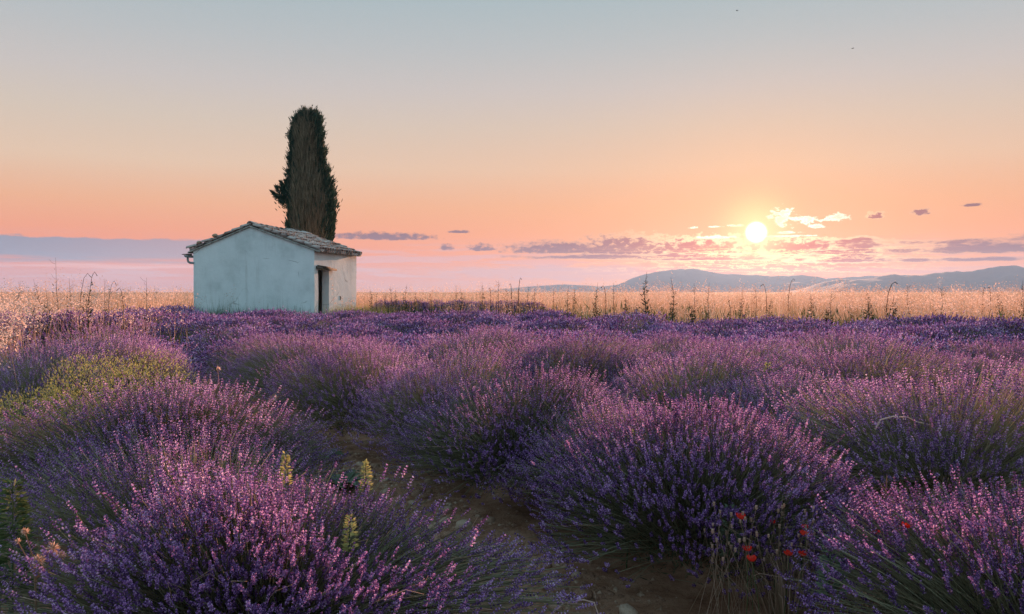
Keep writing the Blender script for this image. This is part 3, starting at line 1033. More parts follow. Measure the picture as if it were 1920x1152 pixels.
# ------------------------------------------------------------------ lavender
def spike_template(seed, whorls, per, sides=3):
    """a flower spike along +Z, length 1, radius 1 at its widest (scaled apart later)"""
    rg = np.random.default_rng(seed)
    V, F, T = [], [], []
    n = 0
    hs = np.linspace(0.0, 0.93, whorls)
    for i, h_ in enumerate(hs):
        wr = (0.72 + 0.45 * math.sin(math.pi * (0.22 + 0.62 * i / max(whorls - 1, 1)))) * (1 - 0.55 * (i / whorls) ** 3) * 0.85
        for k in range(per):
            t_ = 2 * math.pi * (k + rg.uniform(-0.3, 0.3)) / per + i * 0.9
            up = rg.uniform(0.05, 0.15)
            o = np.array([math.cos(t_), math.sin(t_), 0])
            s_ = np.array([-math.sin(t_), math.cos(t_), 0])
            r_ = wr * rg.choice([rg.uniform(0.5, 0.8), rg.uniform(0.85, 1.3)])
            b0 = o * r_ * 0.18 + np.array([0, 0, h_ - 0.03])
            ws = 0.36 * rg.uniform(0.7, 1.3)
            c0 = b0 + s_ * ws + o * r_ * 0.42 + np.array([0, 0, 0.045])
            c1 = b0 - s_ * ws + o * r_ * 0.42 + np.array([0, 0, 0.035])
            tip = o * r_ + np.array([0, 0, h_ + up * 0.8])
            top_ = b0 + o * r_ * 0.35 + np.array([0, 0, up + 0.05])
            V += [b0, c0, c1, tip, top_]
            F += [[n, n + 1, n + 3], [n, n + 3, n + 2], [n + 1, n + 4, n + 3], [n + 2, n + 3, n + 4]]
            corolla = rg.uniform() < 0.46  # pale open corolla, otherwise a dark calyx, at random
            t0 = rg.uniform(0.62, 1.0) if corolla else rg.uniform(0.0, 0.30)
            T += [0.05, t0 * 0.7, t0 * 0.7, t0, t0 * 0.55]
            n += 5
    return np.array(V), np.array(F), np.array(T)


def pod_template(seed):
    """distant flower spike: a lumpy four-sided spindle in two whorls"""
    rg = np.random.default_rng(seed)
    V = [(0, 0, -0.05)]
    for h_, r_ in ((0.22, 1.0), (0.5, 0.62), (0.72, 0.85)):
        a0 = rg.uniform(0, 3)
        for k in range(3):
            V.append((r_ * math.cos(a0 + k * 2.094), r_ * math.sin(a0 + k * 2.094), h_))
    V.append((0, 0, 1.0))
    F = [[0, 1, 2], [0, 2, 3], [0, 3, 1]]
    for a_ in (1, 4):
        for k in range(3):
            p_, q_ = a_ + k, a_ + (k + 1) % 3
            F += [[p_, p_ + 3, q_], [q_, p_ + 3, q_ + 3]]
    F += [[7, 10, 8], [8, 10, 9], [9, 10, 7]]
    T = rg.choice([0.08, 0.2, 0.75, 1.0], 11)
    return np.array(V, float), np.array(F), T


def frames(d, rg):
    a_, b_ = perp(d)
    t_ = rg.uniform(0, 2 * np.pi, len(d))[:, None]
    x_ = a_ * np.cos(t_) + b_ * np.sin(t_)
    return x_, np.cross(d, x_)


class Bush:
    """one lavender cushion: stems fanning from the crown, a flower spike on each, grey leaves below"""

    def __init__(self, seed, n, rx, hh, lower=0.5, sparse_dir=None):
        rg = self.rg = np.random.default_rng(seed)
        m_ = n * 3
        a_ = rg.uniform(0, 2 * np.pi, m_)
        t_ = np.arccos(1 - rg.uniform(0, 1, m_) * (1 - math.cos(R(84))))
        dirs = np.stack([np.sin(t_) * np.cos(a_), np.sin(t_) * np.sin(a_), np.cos(t_)], -1)
        clump = snoise(dirs, 5.0, seed + 50, 2)
        keep = rg.uniform(0, 1, m_) < np.clip(1.0 - (t_ - R(50)) / R(34) * (1 - lower), 0.12, 1) * np.clip(0.70 + 0.75 * clump, 0.12, 1)
        dirs, t_, a_, clump = dirs[keep][:n], t_[keep][:n], a_[keep][:n], clump[keep][:n]
        n = self.n = len(dirs)
        lump = 1 + 0.17 * snoise(dirs, 3.0, seed + 9, 2) + 0.08 * clump + rg.normal(0, 0.07, n) - (rg.uniform(0, 1, n) < 0.18) * rg.uniform(0.05, 0.3, n)
        ell = 1 + 0.10 * np.cos(2 * (a_ - rg.uniform(0, 3)))
        tip = np.stack([dirs[:, 0] * rx * ell, dirs[:, 1] * rx * ell, 0.10 + (hh - 0.10) * dirs[:, 2] ** 0.9], -1) * lump[:, None]
        tip[:, 2] = np.maximum(tip[:, 2], 0.05 + rg.uniform(0, 0.07, n))
        root = np.stack([dirs[:, 0] * rx * 0.30, dirs[:, 1] * rx * 0.30, rg.uniform(0.0, 0.12, n)], -1)
        root[:, :2] += rg.normal(0, 0.06, (n, 2))
        d_ = unit(tip - root)
        ln = np.linalg.norm(tip - root, axis=1)
        ctrl = root + unit(d_ + np.array([0, 0, 0.55])) * (ln * 0.5)[:, None] + rg.normal(0, 0.02, (n, 3))
        self.root, self.ctrl, self.tip = root, ctrl, tip
        self.axis = unit(unit(tip - ctrl) + np.array([0, 0, 0.62]) + rg.normal(0, 0.19, (n, 3)))
        self.len = rg.uniform(0.026, 0.066, n)
        self.rad = rg.uniform(0.0075, 0.0118, n)
        self.tint = np.clip(rg.normal(0, 0.16, n) + 0.10 * snoise(dirs, 4.0, seed + 77, 2), -0.4, 0.4)

    def stems(self, mb, sides=3):
        n, rg = self.n, self.rg
        pts = np.stack([self.root * 0.3 + self.ctrl * 0.55 + self.tip * 0.15, self.root * 0.06 + self.ctrl * 0.38 + self.tip * 0.56, self.tip + self.axis * 0.012], 1)
        d_ = unit(pts[:, 2] - pts[:, 0])
        x_, y_ = frames(d_, rg)
        w = rg.uniform(0.0011, 0.0019, n)
        t_ = np.arange(sides) / sides * 2 * np.pi
        if sides == 2:
            ring = np.stack([x_, -x_], 1)
        else:
            ring = x_[:, None] * np.cos(t_)[None, :, None] + y_[:, None] * np.sin(t_)[None, :, None]
        v = (pts[:, :, None] + ring[:, None] * w[:, None, None, None]).reshape(-1, 3)
        base = np.arange(n)[:, None] * 3 * sides
        fs = []
        for s_ in range(2):
            for k in range(sides if sides > 2 else 1):
                k2 = (k + 1) % sides
                fs.append(base + np.array([[s_ * sides + k, s_ * sides + k2, (s_ + 1) * sides + k2, (s_ + 1) * sides + k]]))
        tt = np.clip(rg.normal(0.5, 0.2, n), 0, 1)
        mb.add(v, np.concatenate(fs), np.repeat(tt, 3 * sides))

    def leaves(self, mb, m_, size=1.0):
        rg = self.rg
        k = rg.integers(0, self.n, m_)
        f_ = rg.uniform(0.05, 0.62, m_)[:, None]
        p_ = self.root[k] * (1 - f_) ** 2 + self.ctrl[k] * 2 * f_ * (1 - f_) + self.tip[k] * f_ ** 2 + rg.normal(0, 0.015, (m_, 3))
        p_[:, 2] = np.maximum(p_[:, 2], 0.015)
        d_ = unit(unit(self.tip[k] - self.root[k]) + rg.normal(0, 0.45, (m_, 3)))
        blades(mb, p_, p_ + d_ * rg.uniform(0.03, 0.075, m_)[:, None] * size, rg.uniform(0.0022, 0.0040, m_) * size, np.clip(rg.normal(0.5, 0.25, m_), 0, 1))

    def heads(self, mb, temps, idx=None, boost=1.0):
        idx = np.arange(self.n) if idx is None else idx
        rg = self.rg
        x_, y_ = frames(self.axis[idx], rg)
        z_ = self.axis[idx]
        which = rg.integers(0, len(temps), len(idx))
        for w, (tv, tf, tt) in enumerate(temps):
            s_ = np.where(which == w)[0]
            if not len(s_):
                continue
            ids = idx[s_]
            r_ = (self.rad[ids] * boost)[:, None, None]
            l_ = (self.len[ids] * boost)[:, None, None]
            v = self.tip[ids][:, None] + x_[s_][:, None] * tv[None, :, 0:1] * r_ + y_[s_][:, None] * tv[None, :, 1:2] * r_ + z_[s_][:, None] * tv[None, :, 2:3] * l_
            nv = len(tv)
            f = (np.arange(len(s_))[:, None, None] * nv + tf[None]).reshape(-1, tf.shape[1])
            t_ = np.clip(tt[None] + self.tint[ids][:, None], 0, 1)
            mb.add(v.reshape(-1, 3), f, t_.ravel())


T_HI = [spike_template(s_, 5, 4) for s_ in range(6)]
T_MID = [spike_template(20 + s_, 4, 3) for s_ in range(6)]
T_LOW = [pod_template(40 + s_) for s_ in range(5)]
SPIKE_MESHES = []
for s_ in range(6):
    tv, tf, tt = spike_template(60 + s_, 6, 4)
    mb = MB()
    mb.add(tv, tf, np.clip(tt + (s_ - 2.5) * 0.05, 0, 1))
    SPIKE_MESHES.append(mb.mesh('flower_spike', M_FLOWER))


def dead_stems(parent, bu, n, rg_):
    """last year's grey flower stalks, some bent over, standing above the green"""
    mb_ = MB()
    for i in rg_.choice(bu.n, n, replace=False):
        q0, q1, q2 = bu.root[i], bu.ctrl[i], bu.tip[i]
        up = q2 + (q2 - q1) * rg_.uniform(0.1, 0.35)
        kink = up + unit(rg_.normal(size=3) + np.array([0, 0, -0.1])) * rg_.uniform(0.02, 0.08)
        tube(mb_, [q1, q2, up, kink], [0.0012, 0.0011, 0.001, 0.0007], 3, rg_.uniform(0.35, 0.8), False)
    mb_.obj('dead_stems', M_STRAW, parent, kind='stuff')


def near_bush(x, y, rx, hh, seed, n, label, temps, singles=300, lower=0.5):
    zt = ground_z(x, y)
    root = thing('lavender_bush', (x, y, zt), label, 'lavender', 'lavender bushes nearest to the camera')
    bu = Bush(seed, n, rx, hh, lower)
    mbs, mbl, mbf = MB(), MB(), MB()
    bu.stems(mbs, 3)
    bu.leaves(mbl, int(n * 1.3))
    wp = bu.tip + np.array([x, y, zt])
    depth = np.maximum(wp[:, 1], 0.3)
    px = CX + wp[:, 0] / depth * FPX
    py = HY + (CAMZ - wp[:, 2]) / depth * FPX
    outw = unit(bu.tip - np.array([0, 0, 0.1]))
    view = unit(np.array([0, 0, CAMZ]) - wp)
    score = 1.0 / depth + 0.35 * np.sum(outw * view, 1) - 10.0 * ((px < 6) | (px > 1914) | (py > 1140))
    order_ = np.argsort(-score)
    single, rest = order_[:singles], order_[singles:]
    bu.heads(mbf, temps, rest)
    dead_stems(root, bu, 130, np.random.default_rng(seed + 5))
    mbs.obj('stems', M_STEM, root, kind='stuff')
    mbl.obj('leaves', M_LEAF, root, kind='stuff')
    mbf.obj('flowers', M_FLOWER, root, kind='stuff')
    x_, y_ = frames(bu.axis, bu.rg)
    for i in single:
        o = bpy.data.objects.new('flower_spike', SPIKE_MESHES[int(bu.rg.integers(0, 6))])
        COL.objects.link(o)
        o.parent = root
        r_, l_ = bu.rad[i], bu.len[i]
        cols = np.stack([x_[i] * r_, y_[i] * r_, bu.axis[i] * l_], 1)
        mt = np.eye(4)
        mt[:3, :3] = cols
        mt[:3, 3] = bu.tip[i]
        o.matrix_local = Matrix(mt.tolist())
    return root


near_bush(-1.0, 3.10, 0.92, 0.76, 101, 4600, 'large pale purple lavender bush filling the bottom left corner', T_HI)
near_bush(1.0, 4.25, 0.90, 0.74, 102, 4600, 'lavender bush left of the red poppies with long grey stems', T_HI, lower=0.35)
near_bush(1.98, 2.85, 0.86, 0.74, 103, 4300, 'lavender bush in the bottom right corner, right of the red poppies', T_HI)
near_bush(-2.28, 5.25, 1.08, 0.84, 104, 4400, 'broad blue violet lavender bush in front of the yellow green shrub', T_MID)
near_bush(0.06, 6.05, 1.10, 0.80, 105, 4600, 'lavender bush in the middle with bare dark stems over the earth path', T_MID, lower=0.3)

# mid and far cushions: a few kinds, copied
KINDS_MID, KINDS_FAR = [], []
for s_ in range(3):
    bu = Bush(200 + s_, 3900, 1.08, 0.82, 0.4)
    parts_ = []
    mb = MB()
    bu.stems(mb, 2)
    parts_.append(('stems', mb.mesh('stems', M_STEM)))
    mb = MB()
    bu.leaves(mb, 3500, 1.2)
    parts_.append(('leaves', mb.mesh('leaves', M_LEAF)))
    mb = MB()
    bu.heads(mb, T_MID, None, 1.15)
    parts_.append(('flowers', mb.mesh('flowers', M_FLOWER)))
    KINDS_MID.append(parts_)
for s_ in range(3):
    bu = Bush(300 + s_, 3000, 1.12, 0.78, 0.4)
    parts_ = []
    mb = MB()
    bu.stems(mb, 2)
    bu.leaves(mb, 2200, 1.5)
    parts_.append(('stems', mb.mesh('stems', M_STEM)))
    mb = MB()
    bu.heads(mb, T_LOW, None, 1.3)
    parts_.append(('flowers', mb.mesh('flowers', M_FLOWER)))
    KINDS_FAR.append(parts_)


def put_bush(kind, x, y, sc, sz, rz, label, group):
    root = thing('lavender_bush', (x, y, ground_z(x, y)), label, 'lavender', group, rz)
    root.scale = (sc, sc, sz)
    for nm, me in kind:
        o = bpy.data.objects.new(nm, me)
        COL.objects.link(o)
        o.parent = root
        o['kind'] = 'stuff'
    return root


ORD = ['first', 'second', 'third', 'fourth', 'fifth', 'sixth', 'seventh', 'eighth', 'ninth', 'tenth', 'eleventh', 'twelfth', 'thirteenth', 'fourteenth', 'fifteenth',
       'sixteenth', 'seventeenth', 'eighteenth', 'nineteenth', 'twentieth'] + ['twenty-' + o_ for o_ in ('first', 'second', 'third', 'fourth', 'fifth', 'sixth', 'seventh', 'eighth', 'ninth')]
ORD += ['thirtieth'] + ['thirty-' + o_ for o_ in ('first', 'second', 'third', 'fourth', 'fifth', 'sixth', 'seventh', 'eighth', 'ninth')] + ['fortieth', 'forty-first', 'forty-second', 'forty-third', 'forty-fourth', 'forty-fifth']
prng = random.Random(12)
put_bush(KINDS_MID[0], -1.45, 8.15, 0.95, 1.05, 0.4, 'lavender bush behind the middle one, beside the broad leaved weed on the path', 'lavender bushes in the second rank')
put_bush(KINDS_MID[1], 2.95, 5.45, 1.0, 1.0, 1.4, 'dark stemmed lavender bush right of the middle, with a bleached twig lying on it', 'lavender bushes in the second rank')
put_bush(KINDS_MID[2], 4.75, 6.4, 1.0, 0.95, 2.2, 'lavender bush at the right edge behind the dark stemmed one', 'lavender bushes in the second rank')
put_bush(KINDS_MID[0], 1.75, 7.7, 1.0, 1.0, 3.0, 'lavender bush behind the dark gap in the middle of the field', 'lavender bushes in the second rank')
put_bush(KINDS_MID[0], at(85, 0, 8.6).x, 8.6, 0.86, 1.0, 4.4, 'lavender bush at the left edge behind the lower green shrub', 'lavender bushes in the second rank')
put_bush(KINDS_MID[1], at(200, 0, 9.5).x, 9.5, 1.02, 1.08, 4.0, 'lavender bush just behind the yellow green shrub', 'lavender bushes in the second rank')
put_bush(KINDS_MID[2], -1.72, 4.15, 0.76, 0.86, 5.0, 'smaller lavender bush that joins the two big left ones', 'lavender bushes in the second rank')
put_bush(KINDS_MID[0], 0.78, 5.2, 0.80, 0.84, 0.9, 'smaller lavender bush between the middle one and the one by the poppies', 'lavender bushes in the second rank')
put_bush(KINDS_MID[1], -0.58, 7.2, 0.88, 0.98, 2.6, 'lavender bush close behind the middle one on the path side', 'lavender bushes in the second rank')
put_bush(KINDS_MID[2], 2.35, 6.55, 0.9, 0.92, 3.7, 'lavender bush left of the bleached twig, set back behind it', 'lavender bushes in the second rank')
put_bush(KINDS_MID[1], 0.95, 8.9, 0.95, 0.95, 5.1, 'lavender bush behind the olive brown hollow in the middle of the field', 'lavender bushes in the second rank')
nb = 5
for row in range(0, 13):
    x0 = 0.95 + 2.4 * (row - 1) if row else -0.98
    yy = {0: 11.6, 1: 10.1, 2: 9.6, 3: 8.4}.get(row, 6.2 + 0.0 * row)
    if row == 3:
        yy = 8.3
    cnt = {0: 6, 1: 6, 2: 4, 3: 1}.get(row, 0)
    while yy < 40:
        xx = x0 - 0.56 * (yy - (4.3 if row else 3.1))
        x_, y_ = xx + prng.uniform(-0.18, 0.18), yy + prng.uniform(-0.22, 0.22)
        lim = float(field_edge(x_))
        if row == 0 and y_ > 13.2:
            break
        if y_ > lim - 0.6:
            break
        if abs(x_) < 0.70 * y_ + 1.6:
            kinds = KINDS_MID if y_ < 11.5 else KINDS_FAR
            put_bush(kinds[prng.randrange(3)], x_, y_, prng.uniform(0.92, 1.12), prng.uniform(0.84, 1.06) * (1 + 0.10 * min(max((y_ - 14) / 8, 0), 1)), prng.uniform(0, 6.28),
                     f'{ORD[cnt]} bush from the near end of the ' + (f'{ORD[row - 1]} lavender row right of the path' if row else 'lavender row left of the path'), 'lavender bushes in the dense rows')
            cnt += 1
            nb += 1
        yy += prng.uniform(1.35, 1.75)
for (px, d_, sc_, lb) in ((30, 15.6, 0.95, 'dark lavender bush in the oats at the left edge of the photograph'), (78, 16.6, 1.0, 'dark lavender bush half hidden in the oats, left of the bare twig like weed'),
                          (128, 15.8, 1.0, 'dark lavender bush behind the oats just right of the bare twig like weed'), (178, 16.8, 1.0, 'dark lavender bush behind the oats under the bent over weed'),
                          (222, 18.0, 1.0, 'dark lavender bush behind the oats midway between the bent weed and the hut'), (268, 20.0, 1.0, 'dark lavender bush in the grass close to the left of the hut'),
                          (310, 24.5, 0.95, 'dark lavender bush in the grass by the left wall corner of the hut'), (-10, 14.4, 0.9, 'dark lavender bush cut off by the left edge of the photograph')):
    put_bush(KINDS_FAR[int(px) % 3], at(px, 0, d_).x, d_, sc_, 1.25, px, lb, 'lavender bushes among the oats')
for k in range(9):   # the dark strip that shows through the grass
    px = [722, 745, 770, 795, 850, 880, 910, 945, 985][k] + prng.uniform(-5, 5)
    d_ = 33.5 - 0.010 * (px - 720) + prng.uniform(-0.4, 0.4)
    put_bush(KINDS_FAR[k % 3], at(px, 0, d_).x, d_, 0.78, 0.9, prng.uniform(0, 6.28), f'{ORD[k]} dark lavender bush from the hut in the strip showing through the dry grass', 'lavender bushes in the grass strip')

# ------------------------------------------------------------------ dry grass beyond the field
def oat_grass(mb, x, y, hgt, rg, nspk=5, scale=1.0, base_t=0.15, stem_w=0.0022, head_t=(0.6, 1.0)):
    n = len(x)
    z = height(x, y)
    lean = rg.normal(0, 0.16, (n, 2)) + np.array([0.02, 0.0])
    root = np.stack([x, y, z], -1)
    tip = root + np.stack([lean[:, 0] * hgt, lean[:, 1] * hgt, hgt], -1)
    mid = root * 0.45 + tip * 0.55 - np.stack([lean[:, 0] * hgt * 0.18, lean[:, 1] * hgt * 0.18, np.zeros(n)], -1)
    a_ = rg.uniform(0, np.pi, n)
    s_ = np.stack([np.cos(a_), np.sin(a_) * 0.4, np.zeros(n)], -1)
    w = stem_w * scale * rg.uniform(0.7, 1.4, n)[:, None]
    v = np.stack([root - s_ * w * 1.6, root + s_ * w * 1.6, mid + s_ * w, mid - s_ * w, tip], 1).reshape(-1, 3)
    bI = np.arange(n)[:, None] * 5
    patch = 0.24 * snoise(np.stack([x, y], -1), 0.55, 21, 3) + rg.normal(0, 0.09, n)
    tb = np.clip(rg.normal(base_t, 0.1, n) + patch, 0, 1)
    tm = np.clip(rg.normal(0.5, 0.15, n) + patch, 0, 1)
    tt = np.clip(rg.normal(0.7, 0.15, n), 0, 1)
    mb.add(v, bI + np.array([[0, 1, 2, 3]]), np.stack([tb, tb, tm, tm, tt], 1).ravel())
    mb.add(v.reshape(n, 5, 3)[:, 2:].reshape(-1, 3), np.arange(n)[:, None] * 3 + np.array([[1, 0, 2]]), np.stack([tm, tm, tt], 1).ravel())
    k = np.repeat(np.arange(n), nspk)
    f_ = rg.uniform(0.62, 1.0, len(k))[:, None]
    p_ = mid[k] * (1 - f_) + tip[k] * f_ + rg.normal(0, 0.028, (len(k), 3)) * scale * np.array([1, 1, 0.6])
    d_ = unit(np.stack([rg.normal(0, 0.6, len(k)), rg.normal(0, 0.6, len(k)), rg.uniform(-0.9, 0.6, len(k))], -1))
    ln = rg.uniform(0.020, 0.038, len(k))[:, None] * scale
    blades(mb, p_, p_ + d_ * ln, rg.uniform(0.004, 0.0075, len(k)) * scale, np.clip(rg.uniform(head_t[0], head_t[1], len(k)) + 1.3 * patch[k], 0, 1), 0.4)


def in_hut(x, y, pad=0.1):
    q0, q1 = x - HUT.x, y - HUT.y
    uu = q0 * dg[0] + q1 * dg[1]
    vv_ = q0 * dl[0] + q1 * dl[1]
    return (uu > -pad) & (uu < W_ + pad) & (vv_ > -pad) & (vv_ < L_ + pad)


rg = np.random.default_rng(77)
n = 44000
dep = 17 + 46 * rg.uniform(0, 1, n) ** 1.55
xx = rg.uniform(-0.74, 0.74, n) * dep
ed = np.where(xx < -8, 19.5, field_edge(xx))
ok = (dep > ed - 0.5 + rg.normal(0, 0.5, n)) & ~in_hut(xx, dep, 0.3)
ok &= rg.uniform(0, 1, n) < np.clip(0.45 + (dep - ed) / 9.0, 0.45, 1)
dens = 0.72 + 0.6 * snoise(np.stack([xx, dep], -1), 0.9, 4, 2)
ok &= rg.uniform(0, 1, n) < np.clip(dens, 0.25, 1)
ok &= ~((xx < -2.5) & (xx > -12.6) & (dep < 28.6))
xx, dep = xx[ok], dep[ok]
hg = (rg.normal(1.05, 0.17, len(xx)) + 0.36 * ((xx < -10) & (dep < 29)) + (rg.uniform(0, 1, len(xx)) < 0.06) * rg.uniform(0.1, 0.42, len(xx))) * (0.94 + 0.24 * snoise(np.stack([xx, dep], -1), 0.9, 8, 3)) + 0.06
mb = MB()
oat_grass(mb, xx, dep, hg, rg, 6, 1.7, 0.3)
mb.obj('dry_grass', M_STRAW, kind='stuff', label='tall pale dry grass in seed between the lavender and the horizon', cat='grass')
# green growth in the foot of the grass belt
mb = MB()
n = 17000
dep = 17 + 18 * rg.uniform(0, 1, n)
xx = rg.uniform(-0.72, 0.74, n) * dep
ed = field_edge(xx)
ok = (np.abs(dep - ed - 0.8) < 2.9) & ~in_hut(xx, dep) & (snoise(np.stack([xx, dep], -1), 1.2, 14, 2) > -0.25) & (xx > -4.5)
xx, dep = xx[ok], dep[ok]
z = height(xx, dep)
p0 = np.stack([xx, dep, z + rg.uniform(0.05, 0.55, len(xx))], -1)
d_ = unit(np.stack([rg.normal(0, 0.35, len(xx)), rg.normal(0, 0.35, len(xx)), np.ones(len(xx))], -1))
for s_ in range(3):
    q0 = p0 + rg.normal(0, 0.07, p0.shape)
    blades(mb, q0, q0 + d_ * rg.uniform(0.15, 0.42, len(xx))[:, None], 0.011, rg.uniform(0.1, 1, len(xx)))
mb.obj('green_undergrowth', M_GREEN, kind='stuff', label='green weeds in the foot of the dry grass behind the lavender', cat='undergrowth')

# left verge: paler oats with big hanging spikelets, nearer the camera
mb = MB()
n = 4200
dep = 7.5 + 9.0 * rg.uniform(0, 1, n) ** 0.8
xr = rg.uniform(-0.72, -0.38, n) * dep
edge_r = -0.98 - 0.56 * (dep - 3.1) - 0.55
edge_r = np.where(dep > 12.6, edge_r + 1.5, edge_r)
ok = xr < edge_r + rg.normal(0, 0.3, n) - 1.2 * rg.uniform(0, 1, n) ** 2
ok &= rg.uniform(0, 1, n) < np.clip(0.65 + 0.9 * snoise(np.stack([xr, dep], -1), 1.4, 31, 2), 0.04, 1)
ok &= (dep > 11.3) | (CX + xr / dep * FPX < 45)
xr, dep = xr[ok], dep[ok]
oat_grass(mb, xr, dep, rg.normal(0.9, 0.14, len(xr)) + 0.09 * np.clip(dep - 8, 0, 5), rg, 7, 1.25, 0.0, 0.0011, (0.7, 1.0))
mb.obj('wild_oats', M_STRAW, kind='stuff', label='pale wild oats with hanging spikelets left of the lavender, before the hut', cat='grass')
# dull green grass under them
mb = MB()
n = 16000
dep = 3.0 + 13.0 * rg.uniform(0, 1, n) ** 1.1
xr = rg.uniform(-0.74, -0.40, n) * dep
ok = xr < -0.98 - 0.56 * (dep - 3.1) - 0.75 + rg.normal(0, 0.2, n)
ok &= rg.uniform(0, 1, n) < np.clip(0.2 + (dep - 3.8) * 0.25, 0.05, 1)
ok &= (dep > 11.5) | (CX + xr / dep * FPX < 40)
xr, dep = xr[ok], dep[ok]
p0 = np.stack([xr, dep, height(xr, dep)], -1)
d_ = unit(np.stack([rg.normal(0, 0.3, len(xr)), rg.normal(0, 0.3, len(xr)), np.ones(len(xr))], -1))
hgt = rg.uniform(0.15, 0.55, len(xr))
blades(mb, p0, p0 + d_ * hgt[:, None], 0.0045, rg.uniform(0.1, 0.9, len(xr)), 0.3)
mb.obj('verge_grass', M_GREYGREEN, kind='stuff', label='dull green grass along the left side of the field', cat='grass')
# grass and weeds at the foot of the hut
mb = MB()
n = 2600
uu = rg.uniform(-0.1, W_ + 0.3, n)
vv_ = -rg.uniform(0.05, 0.9, n)
pos = HUT.x + dg[0] * uu + dl[0] * vv_, HUT.y + dg[1] * uu + dl[1] * vv_
p0 = np.stack([pos[0], pos[1], height(pos[0], pos[1])], -1)
d_ = unit(np.stack([rg.normal(0, 0.2, n), rg.normal(0, 0.15, n), np.ones(n)], -1))
hgt = rg.uniform(0.4, 0.95, n) + 0.5 * (rg.uniform(0, 1, n) < 0.03)
blades(mb, p0, p0 + d_ * hgt[:, None], 0.006, rg.uniform(0, 0.8, n), 0.3)
mb.obj('hut_grass', M_GREEN, kind='stuff', label='thin dark grass growing up the foot of the hut gable', cat='grass')
mb = MB()
n = 2400
c_ = at(668, 0, 29.6)
xr = c_.x + rg.normal(0.0, 0.62, n)
yr = c_.y + rg.normal(0, 0.5, n)
ok = ~in_hut(xr, yr, 0.02)
xr, yr = xr[ok], yr[ok]
p0 = np.stack([xr, yr, height(xr, yr)], -1)
d_ = unit(np.stack([rg.normal(0.08, 0.28, len(xr)), rg.normal(0, 0.25, len(xr)), np.ones(len(xr))], -1))
blades(mb, p0, p0 + d_ * rg.uniform(0.4, 0.95, len(xr))[:, None], 0.008, rg.uniform(0, 0.9, len(xr)), 0.3)
mb.obj('olive_grass', M_YELLOW, kind='stuff', label='soft olive green grass tuft at the right corner of the hut', cat='grass')

# ------------------------------------------------------------------ single weeds standing in the grass
wr = np.random.default_rng(5)


def weed(px, py, depth, kind, label, group=None, thick=1.0, bx=None):
    x = at(px if bx is None else bx, 0, depth).x
    z0 = ground_z(x, depth)
    topz = at(px, py, depth).z
    H = topz - z0
    dxt = at(px, 0, depth).x - x
    mbs, mbl = MB(), MB()
    r0 = 0.0078 * thick
    if kind == 'hook':
        k = (0.14 if (px > bx if bx is not None else wr.uniform() < 0.5) else -0.14) * wr.uniform(0.5, 1.3)
        pts = [(0, 0, 0), (0.0, 0, H * 0.5), (dxt * 0.35 + 0.0, 0, H * 0.8), (dxt * 0.7 + k * 0.25, 0, H * 0.96), (dxt + k * 0.5, 0, H), (dxt + k * 0.9, 0, H * 0.965)]
        rad = np.array([1.3, 1.1, 0.8, 0.7, 0.8, 1.1]) * r0
    else:
        w1, w2 = wr.normal(0, 0.03), wr.normal(0, 0.04)
        pts = [(0, 0, 0), (w1, 0, H * 0.35), (w1 + w2 + dxt * 0.6, 0.02, H * 0.7), (dxt, 0.02, H)]
        rad = np.array([1.3, 1.0, 0.65, 0.25]) * r0
    tube(mbs, pts, rad, 4, wr.uniform(0, 0.5))
    P = np.array(pts)
    zs_ = P[:, 2]

    def on(z):
        return np.array([np.interp(z, zs_[:4] if kind == 'hook' else zs_, P[:4, 0] if kind == 'hook' else P[:, 0]), 0.0, z])
    if kind == 'branched':
        for i in range(int(wr.integers(9, 15))):
            z = H * wr.uniform(0.35, 0.97)
            a_ = wr.uniform(0, 6.28)
            ln = wr.uniform(0.10, 0.30) * (1.15 - z / H)+0.05
            q0 = on(z)
            q1 = q0 + np.array([math.cos(a_) * ln, math.sin(a_) * ln * 0.6, ln * 0.8])
            tube(mbs, [q0, (q0 + q1) / 2 + np.array([0, 0, -0.02]), q1], [r0 * 0.4, r0 * 0.3, r0 * 0.22], 3, 0.3, False)
    m_ = int({'spire': 130, 'hook': 60, 'branched': 26, 'bushy': 240}[kind])
    f_ = wr.uniform(0, 1, m_) ** (1.35 if kind != 'bushy' else 1.9)
    z = H * (0.12 + 0.80 * f_)
    base = np.stack([on(q_) for q_ in z])
    wdt = {'spire': 0.12, 'hook': 0.06, 'branched': 0.10, 'bushy': 0.20}[kind] * (1.05 - f_) + 0.025
    a_ = wr.uniform(0, 6.28, m_)
    d_ = np.stack([np.cos(a_), np.sin(a_), wr.uniform(0.2, 1.2, m_)], -1)
    p0 = base + d_ * np.array([1, 1, 0.2]) * (wdt * wr.uniform(0, 0.8, m_))[:, None]
    p1 = p0 + unit(d_) * (wdt * 0.75 + 0.02)[:, None]
    blades(mbl, p0, p1, np.maximum(wdt * 0.16, 0.006), wr.uniform(0, 1, m_), 0.4)
    o = mbs.obj('tall_weed', M_DARKWEED, None, loc=(x, depth, z0), label=label, cat='weed', group=group)
    mbl.obj('leaves', M_DARKWEED, o, kind='stuff')
    return o


